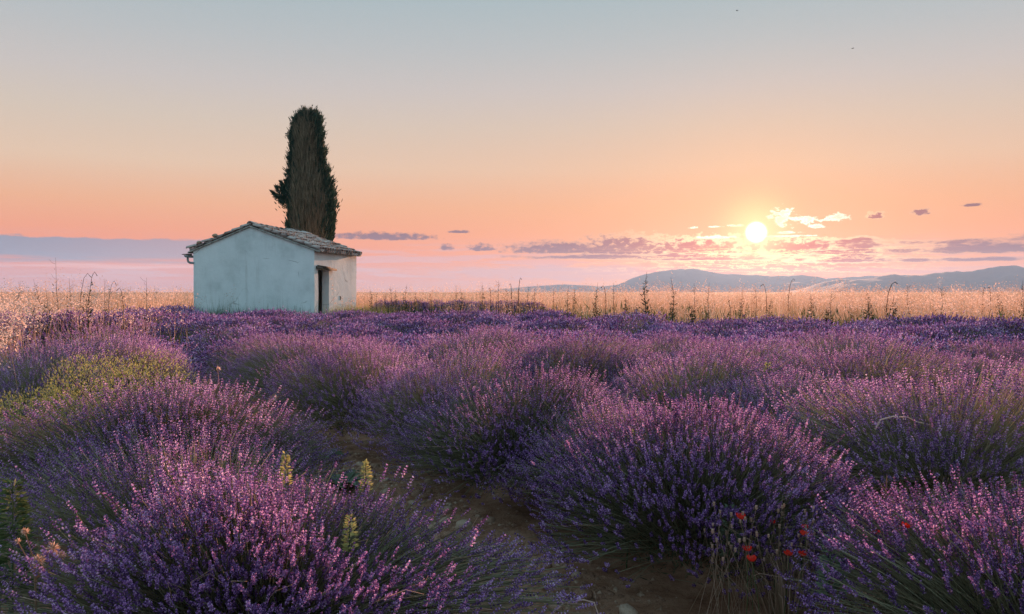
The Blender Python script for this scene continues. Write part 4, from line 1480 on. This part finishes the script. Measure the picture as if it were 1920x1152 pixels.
WG = 'dark weed stalks in the grass belt'
weed(1213, 510, 24, 'bushy', 'tallest dark leafy weed right of centre, standing before the mauve mountain', WG, 1.8)
weed(1258, 521, 24, 'spire', 'tall leafy weed spire just right of the tallest weed, before the mauve mountain', WG, 1.6)
weed(1484, 523, 25, 'hook', 'slim hooked weed stalk in the red glow below the sun', WG, 1.0, 1478)
weed(1672, 529, 22, 'hook', 'dark hooked weed before the foot of the blue mountain range', WG, 1.6, 1662)
weed(1918, 526, 21, 'spire', 'dark weed stalk at the right edge of the photograph before the blue mountain', WG, 1.3)
weed(974, 521, 26, 'hook', 'tall hooked weed just right of the middle of the horizon', WG, 1.3, 972)
weed(935, 526, 27, 'branched', 'twiggy bare weed at the middle of the horizon', WG, 1.2)
for i_, (px, py, k) in enumerate(sorted([(693, 538, 'spire'), (707, 549, 'branched'), (725, 548, 'spire'), (731, 537, 'branched'), (742, 540, 'spire'), (763, 532, 'spire'), (780, 544, 'spire'), (806, 546, 'spire'),
                    (855, 534, 'branched'), (863, 540, 'spire'), (904, 529, 'spire'), (920, 540, 'hook'), (950, 540, 'branched'), (959, 532, 'hook'), (992, 534, 'branched'), (1003, 539, 'spire'),
                    (1038, 543, 'branched'), (1066, 537, 'spire'), (1078, 541, 'spire'), (1121, 530, 'spire'), (1136, 536, 'hook'), (1151, 530, 'branched'), (1302, 531, 'branched'),
                    (1330, 530, 'branched'), (1392, 544, 'spire'), (1416, 535, 'branched'), (1437, 533, 'hook'), (1625, 543, 'spire'), (1702, 536, 'branched'), (1764, 540, 'branched'),
                    (1843, 539, 'hook'), (1857, 538, 'hook'), (1871, 548, 'spire'), (1560, 545, 'branched'), (1520, 548, 'spire')])):
    weed(px, py, wr.uniform(21, 24) if px > 1000 else wr.uniform(28.5, 31), k, f'{ORD[i_]} thin dark weed stalk counting right from the hut along the pale grass', WG, wr.uniform(0.9, 1.3))
LOWW = [(1110, 560), (1172, 566), (1195, 570), (1291, 560), (1366, 566), (1448, 563), (1551, 573), (1634, 575), (1676, 562), (1750, 572), (1018, 560)]
for i_, (px, py) in enumerate(sorted(LOWW)):
    weed(px, py + wr.uniform(-10, 8), wr.uniform(20, 22.5) if px > 1250 else wr.uniform(23.5, 26), 'bushy' if wr.uniform() < 0.6 else 'spire', f'{ORD[i_]} low leafy green weed from the left in the foot of the pale grass', 'low dark green weeds in the grass foot', 1.1)
weed(104, 483, 14.5, 'branched', 'tall bare twig like weed standing highest at the left of the photograph', 'weeds left of the hut', 0.8, 112)
weed(156, 513, 12.5, 'hook', 'single dark weed stalk with a hooked tip left of the hut', 'weeds left of the hut', 0.6, 148)
weed(172, 510, 12.5, 'hook', 'dark weed bent over at its top, just right of the single hooked stalk', 'weeds left of the hut', 0.65, 165)
weed(173, 512, 12.6, 'spire', 'dark upright stalk touching the bent over weed left of the hut', 'weeds left of the hut', 0.6, 175)
weed(210, 527, 12.8, 'hook', 'greyish drooping weed between the dark hooked stalks and the hut', 'weeds left of the hut', 0.55, 200)
for i_, (px, py, k) in enumerate(sorted([(37, 527, 'branched'), (62, 524, 'spire'), (129, 522, 'branched'), (196, 523, 'branched'), (231, 540, 'hook'), (274, 521, 'branched'), (84, 540, 'spire')])):
    weed(px, py, wr.uniform(13, 16), k, f'{ORD[i_]} slender dry weed from the left among the oats before the hut', 'weeds left of the hut', 0.8)

# ------------------------------------------------------------------ plants among the bushes
def leafy_mound(name, x, y, rx, hh, n, mat, label, cat, seed, leaf=0.03, dense=1.0):
    rg_ = np.random.default_rng(seed)
    z0 = ground_z(x, y)
    d_ = unit(rg_.normal(size=(n, 3)) * np.array([1, 1, 0.8]))
    d_[:, 2] = np.abs(d_[:, 2])
    lump = 1 + 0.16 * snoise(d_, 4.0, seed, 2) + rg_.normal(0, 0.06, n) - rg_.uniform(0, 1, n) ** 3 * 0.5
    p_ = d_ * np.array([rx, rx, hh]) * lump[:, None]
    mbl = MB()
    ax_ = unit(d_ * 0.5 + np.array([0, 0, 0.6]) + rg_.normal(0, 0.5, (n, 3)))
    blades(mbl, p_, p_ + ax_ * (leaf * rg_.uniform(0.6, 1.5, n))[:, None], leaf * 0.17, np.clip(rg_.normal(0.5, 0.22, n) + 0.12 * snoise(d_, 5, seed + 3, 2), 0, 1), 0.5)
    root = thing(name, (x, y, z0), label, cat)
    mbs = MB()
    for k in range(70):
        q_ = p_[rg_.integers(0, n)] * 0.96
        tube(mbs, [(q_[0] * 0.12, q_[1] * 0.12, 0), q_ * np.array([0.5, 0.5, 0.62]), q_], [0.006, 0.004, 0.002], 3, 0.3, False)
    mbs.obj('stems', M_STEM, root, kind='stuff')
    mbl.obj('foliage', mat, root, kind='stuff')
    return root


leafy_mound('green_shrub', at(215, 0, 7.35).x, 7.35, 0.80, 0.93, 19000, M_YELLOW, 'broad yellow green shrub between the lavender bushes on the left', 'shrub', 1, 0.022)
leafy_mound('green_shrub', at(60, 0, 6.75).x, 6.75, 0.68, 0.66, 13000, M_YELLOW, 'lower yellow green shrub at the left edge beside the broad one', 'shrub', 2, 0.021)


def sprig(px, py, depth, hgt, mat, label, name='mustard_sprig', cat='wild plant', n=60, leaf=0.03, spread=0.05, top=0.5):
    if name == 'mustard_sprig':
        n, leaf, spread = n * 2, leaf * 0.6, spread * 0.62
    rg_ = np.random.default_rng(int(px))
    p = at(px, py, depth)
    z0 = ground_z(p.x, depth)
    root = thing(name, (p.x, depth, z0), label, cat)
    H = p.z - z0
    mbs = MB()
    bend = rg_.normal(0, 0.03)
    tube(mbs, [(bend, 0, 0.0), (bend * 0.3, 0, H * 0.6), (0, 0, H)], [0.004, 0.003, 0.0015], 4, 0.6)
    mbl = MB()
    f_ = rg_.uniform(0, 1, n)
    z = H - hgt * f_
    a_ = rg_.uniform(0, 6.28, n)
    rad = spread * (0.25 + 0.9 * np.sin(np.pi * np.clip(f_ * top + 0.1, 0, 1)))
    p0 = np.stack([rad * 0.2 * np.cos(a_), rad * 0.2 * np.sin(a_), z], -1)
    p1 = np.stack([rad * np.cos(a_), rad * np.sin(a_), z + rg_.uniform(-0.2, 0.9, n) * leaf], -1)
    blades(mbl, p0, p1, leaf * 0.22, np.clip(rg_.normal(0.6, 0.25, n), 0, 1), 0.6)
    mbs.obj('stem', M_GREEN, root)
    mbl.obj('leaves', mat, root, kind='stuff')
    return root


sprig(534, 852, 3.75, 0.15, M_YELLOW, 'upright yellow green sprig in the bottom left lavender bush', n=90)
sprig(685, 868, 3.55, 0.13, M_YELLOW, 'yellow flowering sprig at the right edge of the bottom left lavender bush', n=55)
sprig(655, 968, 3.0, 0.14, M_YELLOW, 'leafy yellow green sprig low in front of the flowering one in the left bush', n=60)
sprig(1190, 808, 4.3, 0.14, M_YELLOW, 'pale yellow green sprig on top of the bush left of the poppies', n=55)
sprig(1440, 682, 7.6, 0.26, M_YELLOW, 'yellow green sprig in the purple mass right of the middle', n=70, leaf=0.05, spread=0.09)
sprig(20, 905, 3.15, 0.45, M_GREEN, 'feathery dark green weed at the left edge of the photograph', 'feathery_weed', 'wild plant', 420, 0.026, 0.075)
sprig(1785, 815, 5.2, 0.26, M_GREYGREEN, 'grey green tuft among the dark stems at the right', 'grey_tuft', 'wild plant', 170, 0.04, 0.08)
sprig(1563, 1020, 3.0, 0.20, M_GREYGREEN, 'grey green leafy plant right of the lower poppies', 'grey_tuft', 'wild plant', 170, 0.028, 0.055)
sprig(1372, 955, 3.55, 0.24, M_GREYGREEN, 'grey green leafy plant behind the leftmost poppy', 'grey_tuft', 'wild plant', 130, 0.03, 0.05)


def rosette(px, py, depth, rad, label, seed, mat=M_GREYGREEN, n=14):
    rg_ = np.random.default_rng(seed)
    p = at(px, py, depth)
    root = thing('broad_leaf_weed', (p.x, depth, ground_z(p.x, depth)), label, 'weed')
    for i in range(n):
        a_ = i * 2.4 + rg_.uniform(-0.3, 0.3)
        L0 = rad * rg_.uniform(0.6, 1.1)
        up = rg_.uniform(0.5, 1.3)
        mb_ = MB()
        o_ = np.array([math.cos(a_), math.sin(a_), 0])
        s_ = np.array([-math.sin(a_), math.cos(a_), 0])
        V_, F_ = [], []
        for j in range(6):
            f = j / 5
            c = o_ * L0 * f + np.array([0, 0, up * L0 * (f - 0.75 * f * f) + 0.01])
            w = L0 * 0.17 * math.sin(math.pi * min(f * 0.88 + 0.12, 1))
            V_ += [c + s_ * w + np.array([0, 0, w * 0.35]), c, c - s_ * w + np.array([0, 0, w * 0.35])]
        for j in range(5):
            b_ = j * 3
            F_ += [[b_, b_ + 1, b_ + 4, b_ + 3], [b_ + 1, b_ + 2, b_ + 5, b_ + 4]]
        mb_.add(V_, F_, rg_.uniform(0.1, 0.7))
        mb_.obj('leaf', mat, root)


rosette(640, 830, 6.0, 0.26, 'broad leaved weed on the earth path between the two front rows', 3)
rosette(610, 800, 7.0, 0.2, 'smaller broad leaved weed farther up the earth path', 4, n=10)


def long_grass(px, depth, n, hgt, label, mat, seed, spread=0.16, t=(0.2, 1.0), name='grass_tuft', rootz=0.0):
    rg_ = np.random.default_rng(seed)
    x = at(px, 0, depth).x
    root = (x, depth, ground_z(x, depth))
    mb_ = MB()
    a_ = rg_.uniform(0, 6.28, n)
    r_ = rg_.uniform(0, spread, n)
    base = np.stack([np.cos(a_) * r_ * 0.4, np.sin(a_) * r_ * 0.4, np.zeros(n)], -1)
    H = hgt * rg_.uniform(0.6, 1.1, n)
    k1 = base + np.stack([np.cos(a_) * r_, np.sin(a_) * r_, H * 0.75], -1) * np.array([1, 1, 1])
    k2 = base + np.stack([np.cos(a_) * r_ * 2.2, np.sin(a_) * r_ * 2.2, H], -1)
    w = rg_.uniform(0.0010, 0.0020, n)[:, None] * (1 + 0.12 * depth)
    s_ = np.stack([-np.sin(a_), np.cos(a_), np.zeros(n)], -1)
    v = np.stack([base - s_ * w, base + s_ * w, k1 + s_ * w * 0.9, k1 - s_ * w * 0.9, k2], 1).reshape(-1, 3)
    tt = np.repeat(rg_.uniform(t[0], t[1], n), 5)
    mb_.add(v, np.arange(n)[:, None] * 5 + np.array([[0, 1, 2, 3]]), tt)
    mb_.add(v, np.arange(n)[:, None] * 5 + np.array([[3, 2, 4]]), tt)
    return mb_.obj(name, mat, None, loc=root, label=label, cat='grass tuft')


long_grass(1150, 4.75, 420, 0.72, 'long grey green grass tuft between the middle bush and the poppy side bush', M_GREYGREEN, 1, 0.24)
long_grass(1685, 3.25, 70, 0.60, 'tuft of arching dry straw blades behind the bottom right bush', M_STRAW, 2, 0.12, (0.5, 0.95))
long_grass(1480, 3.38, 230, 0.45, 'patch of dry straw stems around the poppies', M_STRAW, 3, 0.17, (0.2, 0.65))
long_grass(1600, 3.15, 160, 0.40, 'thin straw stems right of the poppy patch', M_STRAW, 4, 0.15, (0.15, 0.5))
long_grass(1130, 9.3, 60, 0.75, 'straw tuft in the purple field left of the sun glow', M_STRAW, 5, 0.16, (0.5, 1.0))
long_grass(1195, 8.4, 50, 0.7, 'straw tuft in a gap of the field below the tallest weed', M_STRAW, 6, 0.16, (0.4, 0.9))


def stalk(name, pts, r0, label, cat, mat=M_STRAW, spikelets=0, seed=1, tint=0.75, sp_len=0.05, hang=True):
    """a single stalk through the given points, with oat spikelets hanging near its tip"""
    rg_ = np.random.default_rng(seed)
    P = [Vector(p_) for p_ in pts]
    root = P[0].copy()
    mb_ = MB()
    Q = [p_ - root for p_ in P]
    rad = np.linspace(1, 0.45, len(Q)) * r0
    tube(mb_, Q, rad, 4, tint)
    o = mb_.obj(name, mat, None, loc=root, label=label, cat=cat)
    for i in range(spikelets):
        f = 1 - 0.12 * i
        q = Q[-2].lerp(Q[-1], f)
        sd_ = Vector((rg_.normal(0, 1), rg_.normal(0, 1), -1.1 if hang else 0.8)).normalized()
        mb2 = MB()
        e = q + sd_ * 0.012
        L0 = 0.7 * sp_len * rg_.uniform(0.8, 1.15)
        for t_ in (-0.22, 0.22):
            dd = unit(np.array(sd_) + np.array([t_, t_ * 0.4, 0]))
            blades(mb2, [np.array(e)], [np.array(e) + dd * L0], L0 * 0.085, 0.85, 0.35, np.array([rg_.uniform(0, 3)]))
        tube(mb2, [q, e], 0.0008, 3, 0.7, False)
        mb2.obj('spikelet', mat, o)
    return o


def on_ground(px, depth):
    x = at(px, 0, depth).x
    return Vector((x, depth, ground_z(x, depth)))


stalk('oat_stalk', [on_ground(515, 6.2), at(512, 800, 6.2), at(500, 752, 6.2), at(514, 738, 6.2)], 0.0025, 'pale oat stalk with hanging spikelets over the shaded edge of the path', 'oat stalk', spikelets=5, seed=1, sp_len=0.07)
stalk('oat_stalk', [on_ground(412, 6.4), at(411, 740, 6.4), at(408, 700, 6.4), at(407, 684, 6.4)], 0.0025, 'oat stalk with small upright husks above the broad left bush', 'oat stalk', spikelets=3, seed=2, sp_len=0.05)
stalk('oat_stalk', [on_ground(840, 3.55), at(832, 1050, 3.5), at(822, 1000, 3.5), at(816, 985, 3.5)], 0.002, 'straw oat stalk at the right rim of the bottom left bush', 'oat stalk', spikelets=4, seed=3, sp_len=0.05)
stalk('dry_stalk', [on_ground(855, 3.9), at(878, 1000, 3.9), at(898, 968, 3.9)], 0.0032, 'single leaning dry stalk over the earth path', 'dry stalk', seed=4, tint=0.6)
stalk('straw_stalk', [at(1030, 1160, 3.1), at(1060, 1134, 3.1), at(1095, 1129, 3.12), at(1115, 1134, 3.1), at(1124, 1160, 3.1)], 0.004, 'arched dry grass blade at the bottom edge in the middle', 'grass blade', seed=5, tint=0.85)
stalk('dry_twig', [at(1643, 806, 5.0), at(1653, 788, 5.0), at(1675, 782, 5.0), at(1703, 783, 5.0), at(1722, 792, 5.0), at(1745, 797, 5.0)], 0.006, 'bleached bent twig lying on the lavender at the right', 'twig', seed=6, tint=1.0)
stalk('dry_stalk', [on_ground(1664, 3.6), at(1664, 930, 3.6), at(1665, 905, 3.6), at(1666, 893, 3.6)], 0.005, 'dry brown flower stalk rising behind the arching straw tuft', 'dry stalk', seed=7, tint=0.35)
stalk('green_stalk', [on_ground(240, 2.95), at(190, 1010, 2.95), at(120, 1110, 2.9)], 0.003, 'thin green blade leaning out at the lower left', 'grass blade', M_GREEN, seed=8, tint=0.7)

# dried thistle at the lower left
th_root = on_ground(62, 2.75)
thl = thing('dry_thistle', th_root, 'dried brown thistle with fluffy heads in the lower left corner', 'thistle')
mb = MB()
heads_ = [(42, 1000, 0.016), (95, 1030, 0.026), (66, 1056, 0.030), (108, 1046, 0.02), (28, 1018, 0.012)]
node = at(60, 1088, 2.75) - th_root
tube(mb, [(0, 0, 0), node * 0.5, node], [0.005, 0.004, 0.0035], 5, 0.4)
for (px, py, r_) in heads_:
    e = at(px, py, 2.75) - th_root
    tube(mb, [node, node.lerp(e, 0.55) + Vector((0.01, 0, -0.01)), e], [0.003, 0.0025, 0.002], 4, 0.4, False)
mb.obj('stem', M_STRAW, thl)
for i, (px, py, r_) in enumerate(heads_):
    e = np.array(at(px, py, 2.75) - th_root)
    rg_ = np.random.default_rng(i)
    d_ = unit(rg_.normal(size=(80, 3)) + np.array([0, 0, 0.35]))
    mb = MB()
    blades(mb, e + d_ * r_ * 0.15, e + d_ * r_ * rg_.uniform(0.7, 1.2, 80)[:, None], r_ * 0.09, rg_.uniform(0.3, 0.9, 80), 0.5)
    mb.obj('seed_head', M_STRAW, thl)

# dry poppy capsules on thin stems
mb = MB()
rg_ = np.random.default_rng(91)
for i in range(85):
    px, py = rg_.uniform(1320, 1580), rg_.uniform(945, 1060)
    d_ = rg_.uniform(3.15, 3.5)
    p = at(px, py, d_)
    x0, y0 = p.x + rg_.normal(0, 0.12), d_ + rg_.normal(0.05, 0.12)
    tube(mb, [(x0, y0, ground_z(x0, y0)), (x0 * 0.5 + p.x * 0.5 + rg_.normal(0, 0.025), (y0 + d_) / 2, p.z * 0.55), p], [0.0014, 0.0012, 0.001], 3, rg_.uniform(0.3, 0.6), False)
    r_ = rg_.uniform(0.004, 0.0065)
    tube(mb, [p + Vector((0, 0, -r_)), p + Vector((0, 0, 0)), p + Vector((0, 0, r_ * 1.6)), p + Vector((0, 0, r_ * 1.9))], [r_ * 0.4, r_, r_ * 0.85, r_ * 1.05], 6, rg_.uniform(0.5, 0.8))
mb.obj('seed_pod_stems', M_STRAW, None, kind='stuff', label='thin stems with pale poppy seed pods around the red poppies', cat='seed pods')


def poppy(px, py, depth, size, label, seed):
    size *= 1.45
    rg_ = np.random.default_rng(seed)
    p = at(px, py, depth)
    x0 = p.x + rg_.normal(0, 0.04)
    base = Vector((x0, depth, ground_z(x0, depth)))
    root = thing('poppy', base, label, 'poppy', 'red poppies')
    c = p - base
    mb_ = MB()
    tube(mb_, [(0, 0, 0), c * 0.5 + Vector((0.01, 0, 0.03)), c], [0.002, 0.0016, 0.0014], 4, 0.6)
    mb_.obj('stem', M_GREEN, root)
    mb_ = MB()
    tube(mb_, [c, c + Vector((0, 0, size * 0.25)), c + Vector((0, 0, size * 0.32))], [size * 0.1, size * 0.16, size * 0.15], 6, 0.1)
    mb_.obj('seed_pod', M_DARKWEED, root)
    for k in range(4):
        a_ = k * math.pi / 2 + rg_.uniform(-0.2, 0.2)
        open_ = rg_.uniform(0.75, 1.15)
        V_, F_ = [], []
        for i in range(5):
            f = i / 4
            rr_ = size * 0.62 * math.sin(f * 1.35) * open_
            zz_ = size * 0.85 * (1 - math.cos(f * 1.6)) * 0.62
            for j in range(6):
                w = (j / 5 - 0.5) * 1.75 * (0.35 + 0.65 * f)
                cr = 1 + 0.10 * math.sin(j * 2.3 + seed) * f
                V_.append(c + Vector((math.cos(a_ + w) * rr_ * cr, math.sin(a_ + w) * rr_ * cr, zz_ + 0.1 * size * f * math.sin(j * 1.9 + k))))
        for i in range(4):
            for j in range(5):
                b_ = i * 6 + j
                F_.append([b_, b_ + 1, b_ + 7, b_ + 6])
        mb_ = MB()
        mb_.add(np.array([tuple(q) for q in V_]), F_, rg_.uniform(0.3, 0.9))
        mb_.obj('petal', M_POPPY, root, smooth=True)


for i, (px, py, d_, s_, lb) in enumerate([
        (1392, 976, 3.30, 0.026, 'leftmost red poppy, highest of all on its stem'),
        (1404, 1036, 3.22, 0.020, 'small red poppy just above the lowest one'),
        (1413, 1056, 3.18, 0.023, 'lowest red poppy at the left of the patch'),
        (1511, 994, 3.35, 0.018, 'upper poppy of the touching pair in the middle of the patch'),
        (1513, 1008, 3.30, 0.024, 'lower poppy of the touching pair in the middle of the patch'),
        (1483, 1045, 3.20, 0.023, 'left poppy of the two low ones in the middle of the patch'),
        (1508, 1046, 3.20, 0.021, 'right poppy of the two low ones in the middle of the patch'),
        (1703, 993, 2.95, 0.022, 'rightmost red poppy among the spikes of the bottom right bush'),
        (1647, 1004, 3.05, 0.016, 'small half hidden poppy left of the rightmost one'),
        (1452, 984, 3.42, 0.015, 'dim small poppy between the leftmost one and the touching pair')]):
    poppy(px, py, d_, s_, lb, 30 + i)

# ------------------------------------------------------------------ stones on the earth path
STONES = []
for s_ in range(5):
    bm = bmesh.new()
    bmesh.ops.create_icosphere(bm, subdivisions=2, radius=1.0)
    v_ = np.array([q_.co[:] for q_ in bm.verts])
    f_ = np.array([[w.index for w in q_.verts] for q_ in bm.faces])
    bm.free()
    v_ = v_ * (1 + 0.28 * snoise(v_ * 1.3, 1.8, 500 + s_, 3))[:, None] * np.array([1.0, 0.85, 0.6])
    v_ = np.round(v_ / 0.16) * 0.08 + v_ * 0.5
    mb = MB()
    mb.add(v_, f_, 0.5)
    STONES.append(mb.mesh('stone', M_STONE))
srg = random.Random(8)
for i in range(130):
    if i < 95:
        y_ = 3.3 + 4.2 * srg.random() ** 1.4
        x_ = 0.64 - 0.56 * (y_ - 3.1) + srg.gauss(0, 0.22)
        lb, gp = 'brown stone lying on the earth path between the front lavender rows', 'stones on the earth path'
    else:
        y_ = srg.uniform(2.8, 4.4)
        x_ = -0.98 - 0.56 * (y_ - 3.1) - srg.uniform(0.85, 1.4)
        lb, gp = 'brown stone on bare soil in the lower left corner', 'stones in the lower left corner'
    r_ = srg.uniform(0.014, 0.045) * (1 if srg.random() > 0.12 else 1.5)
    zs_ = ground_z(x_, y_) + float(snoise(np.array([[x_, y_]]), 2.2, 5)[0]) * 0.035 + float(snoise(np.array([[x_, y_]]), 9.0, 6, 2)[0]) * 0.022
    o = link('stone', STONES[i % 5], None, (x_, y_, zs_ + r_ * 0.2), lb, 'stone', gp)
    o.rotation_euler = (srg.uniform(-0.4, 0.4), srg.uniform(-0.4, 0.4), srg.uniform(0, 6.28))
    o.scale = (r_, r_, r_)
# crumbs of soil and gravel
mb = MB()
rg_ = np.random.default_rng(15)
bv = np.concatenate([[(1, 0, 0), (-0.5, 0.87, 0), (-0.5, -0.87, 0), (0.1, 0.05, 0.8)]])
bf = np.array([[0, 1, 3], [1, 2, 3], [2, 0, 3]])
for (cnt, cx_, sx_) in ((11000, 0.62, 0.30), (3000, -2.1, 0.33)):
    y_ = 2.6 + 6.5 * rg_.uniform(0, 1, cnt) ** 1.4
    x_ = cx_ - 0.56 * (y_ - 3.1) + rg_.normal(0, sx_, cnt)
    r_ = 0.004 + 0.019 * rg_.uniform(0, 1, cnt) ** 2.2
    a_ = rg_.uniform(0, 6.28, cnt)
    v = np.stack([(bv[None, :, 0] * np.cos(a_)[:, None] - bv[None, :, 1] * np.sin(a_)[:, None]) * r_[:, None] + x_[:, None],
                  (bv[None, :, 0] * np.sin(a_)[:, None] + bv[None, :, 1] * np.cos(a_)[:, None]) * r_[:, None] + y_[:, None],
                  bv[None, :, 2] * r_[:, None] * rg_.uniform(0.6, 1.2, cnt)[:, None] + snoise(np.stack([x_, y_], -1), 2.2, 5)[:, None] * 0.035 + snoise(np.stack([x_, y_], -1), 9.0, 6, 2)[:, None] * 0.022 + height(x_, y_)[:, None]], -1)
    mb.add(v.reshape(-1, 3), (np.arange(cnt)[:, None, None] * 4 + bf[None]).reshape(-1, 3), np.repeat(rg_.uniform(0, 1, cnt), 4))
mb.obj('gravel', M_STONE, None, kind='stuff', label='crumbled soil and gravel on the earth path', cat='gravel')

# ------------------------------------------------------------------ two birds high in the sky
def bird(px, py, depth, span, label, rz):
    p = at(px, py, depth)
    root = thing('bird', p, label, 'bird', 'birds in the sky', rz)
    mb_ = MB()
    L0 = span * 0.48
    tube(mb_, [(0, -L0 * 0.55, 0), (0, -L0 * 0.35, 0.01 * span), (0, 0, 0.02 * span), (0, L0 * 0.3, 0.03 * span), (0, L0 * 0.45, 0.04 * span), (0, L0 * 0.56, 0.03 * span)],
         np.array([0.02, 0.05, 0.085, 0.06, 0.05, 0.008]) * span, 8, 0.5)
    mb_.add([(0, -L0 * 0.5, 0.012 * span), (0.09 * span, -L0 * 0.95, 0), (-0.09 * span, -L0 * 0.95, 0), (0, -L0 * 0.5, -0.012 * span)], [[0, 1, 2], [3, 2, 1], [0, 2, 3], [0, 3, 1]])
    mb_.obj('body', M_BIRD, root)
    for sgn in (-1, 1):
        mb_ = MB()
        prof = [(0.04, 0.10, -0.12, 0.03), (0.2, 0.13, -0.10, 0.10), (0.36, 0.08, -0.09, 0.09), (0.5, -0.08, -0.12, 0.04)]
        V_ = []
        for (xo, y1, y0, zo) in prof:
            V_ += [(sgn * xo * span, y1 * span, zo * span + 0.008 * span), (sgn * xo * span, y0 * span, zo * span), (sgn * xo * span, (y0 + y1) / 2 * span, zo * span - 0.01 * span)]
        F_ = []
        for i in range(3):
            a_ = i * 3
            F_ += [[a_, a_ + 3, a_ + 4, a_ + 1], [a_ + 1, a_ + 4, a_ + 5, a_ + 2], [a_ + 2, a_ + 5, a_ + 3, a_]]
        mb_.add(V_, F_)
        mb_.obj('wing', M_BIRD, root)


bird(1379, 24, 70, 0.34, 'small dark bird at the very top of the sky', 1.2)
bird(1595, 94, 70, 0.36, 'small dark bird lower in the sky, above the sun to its right', 1.9)
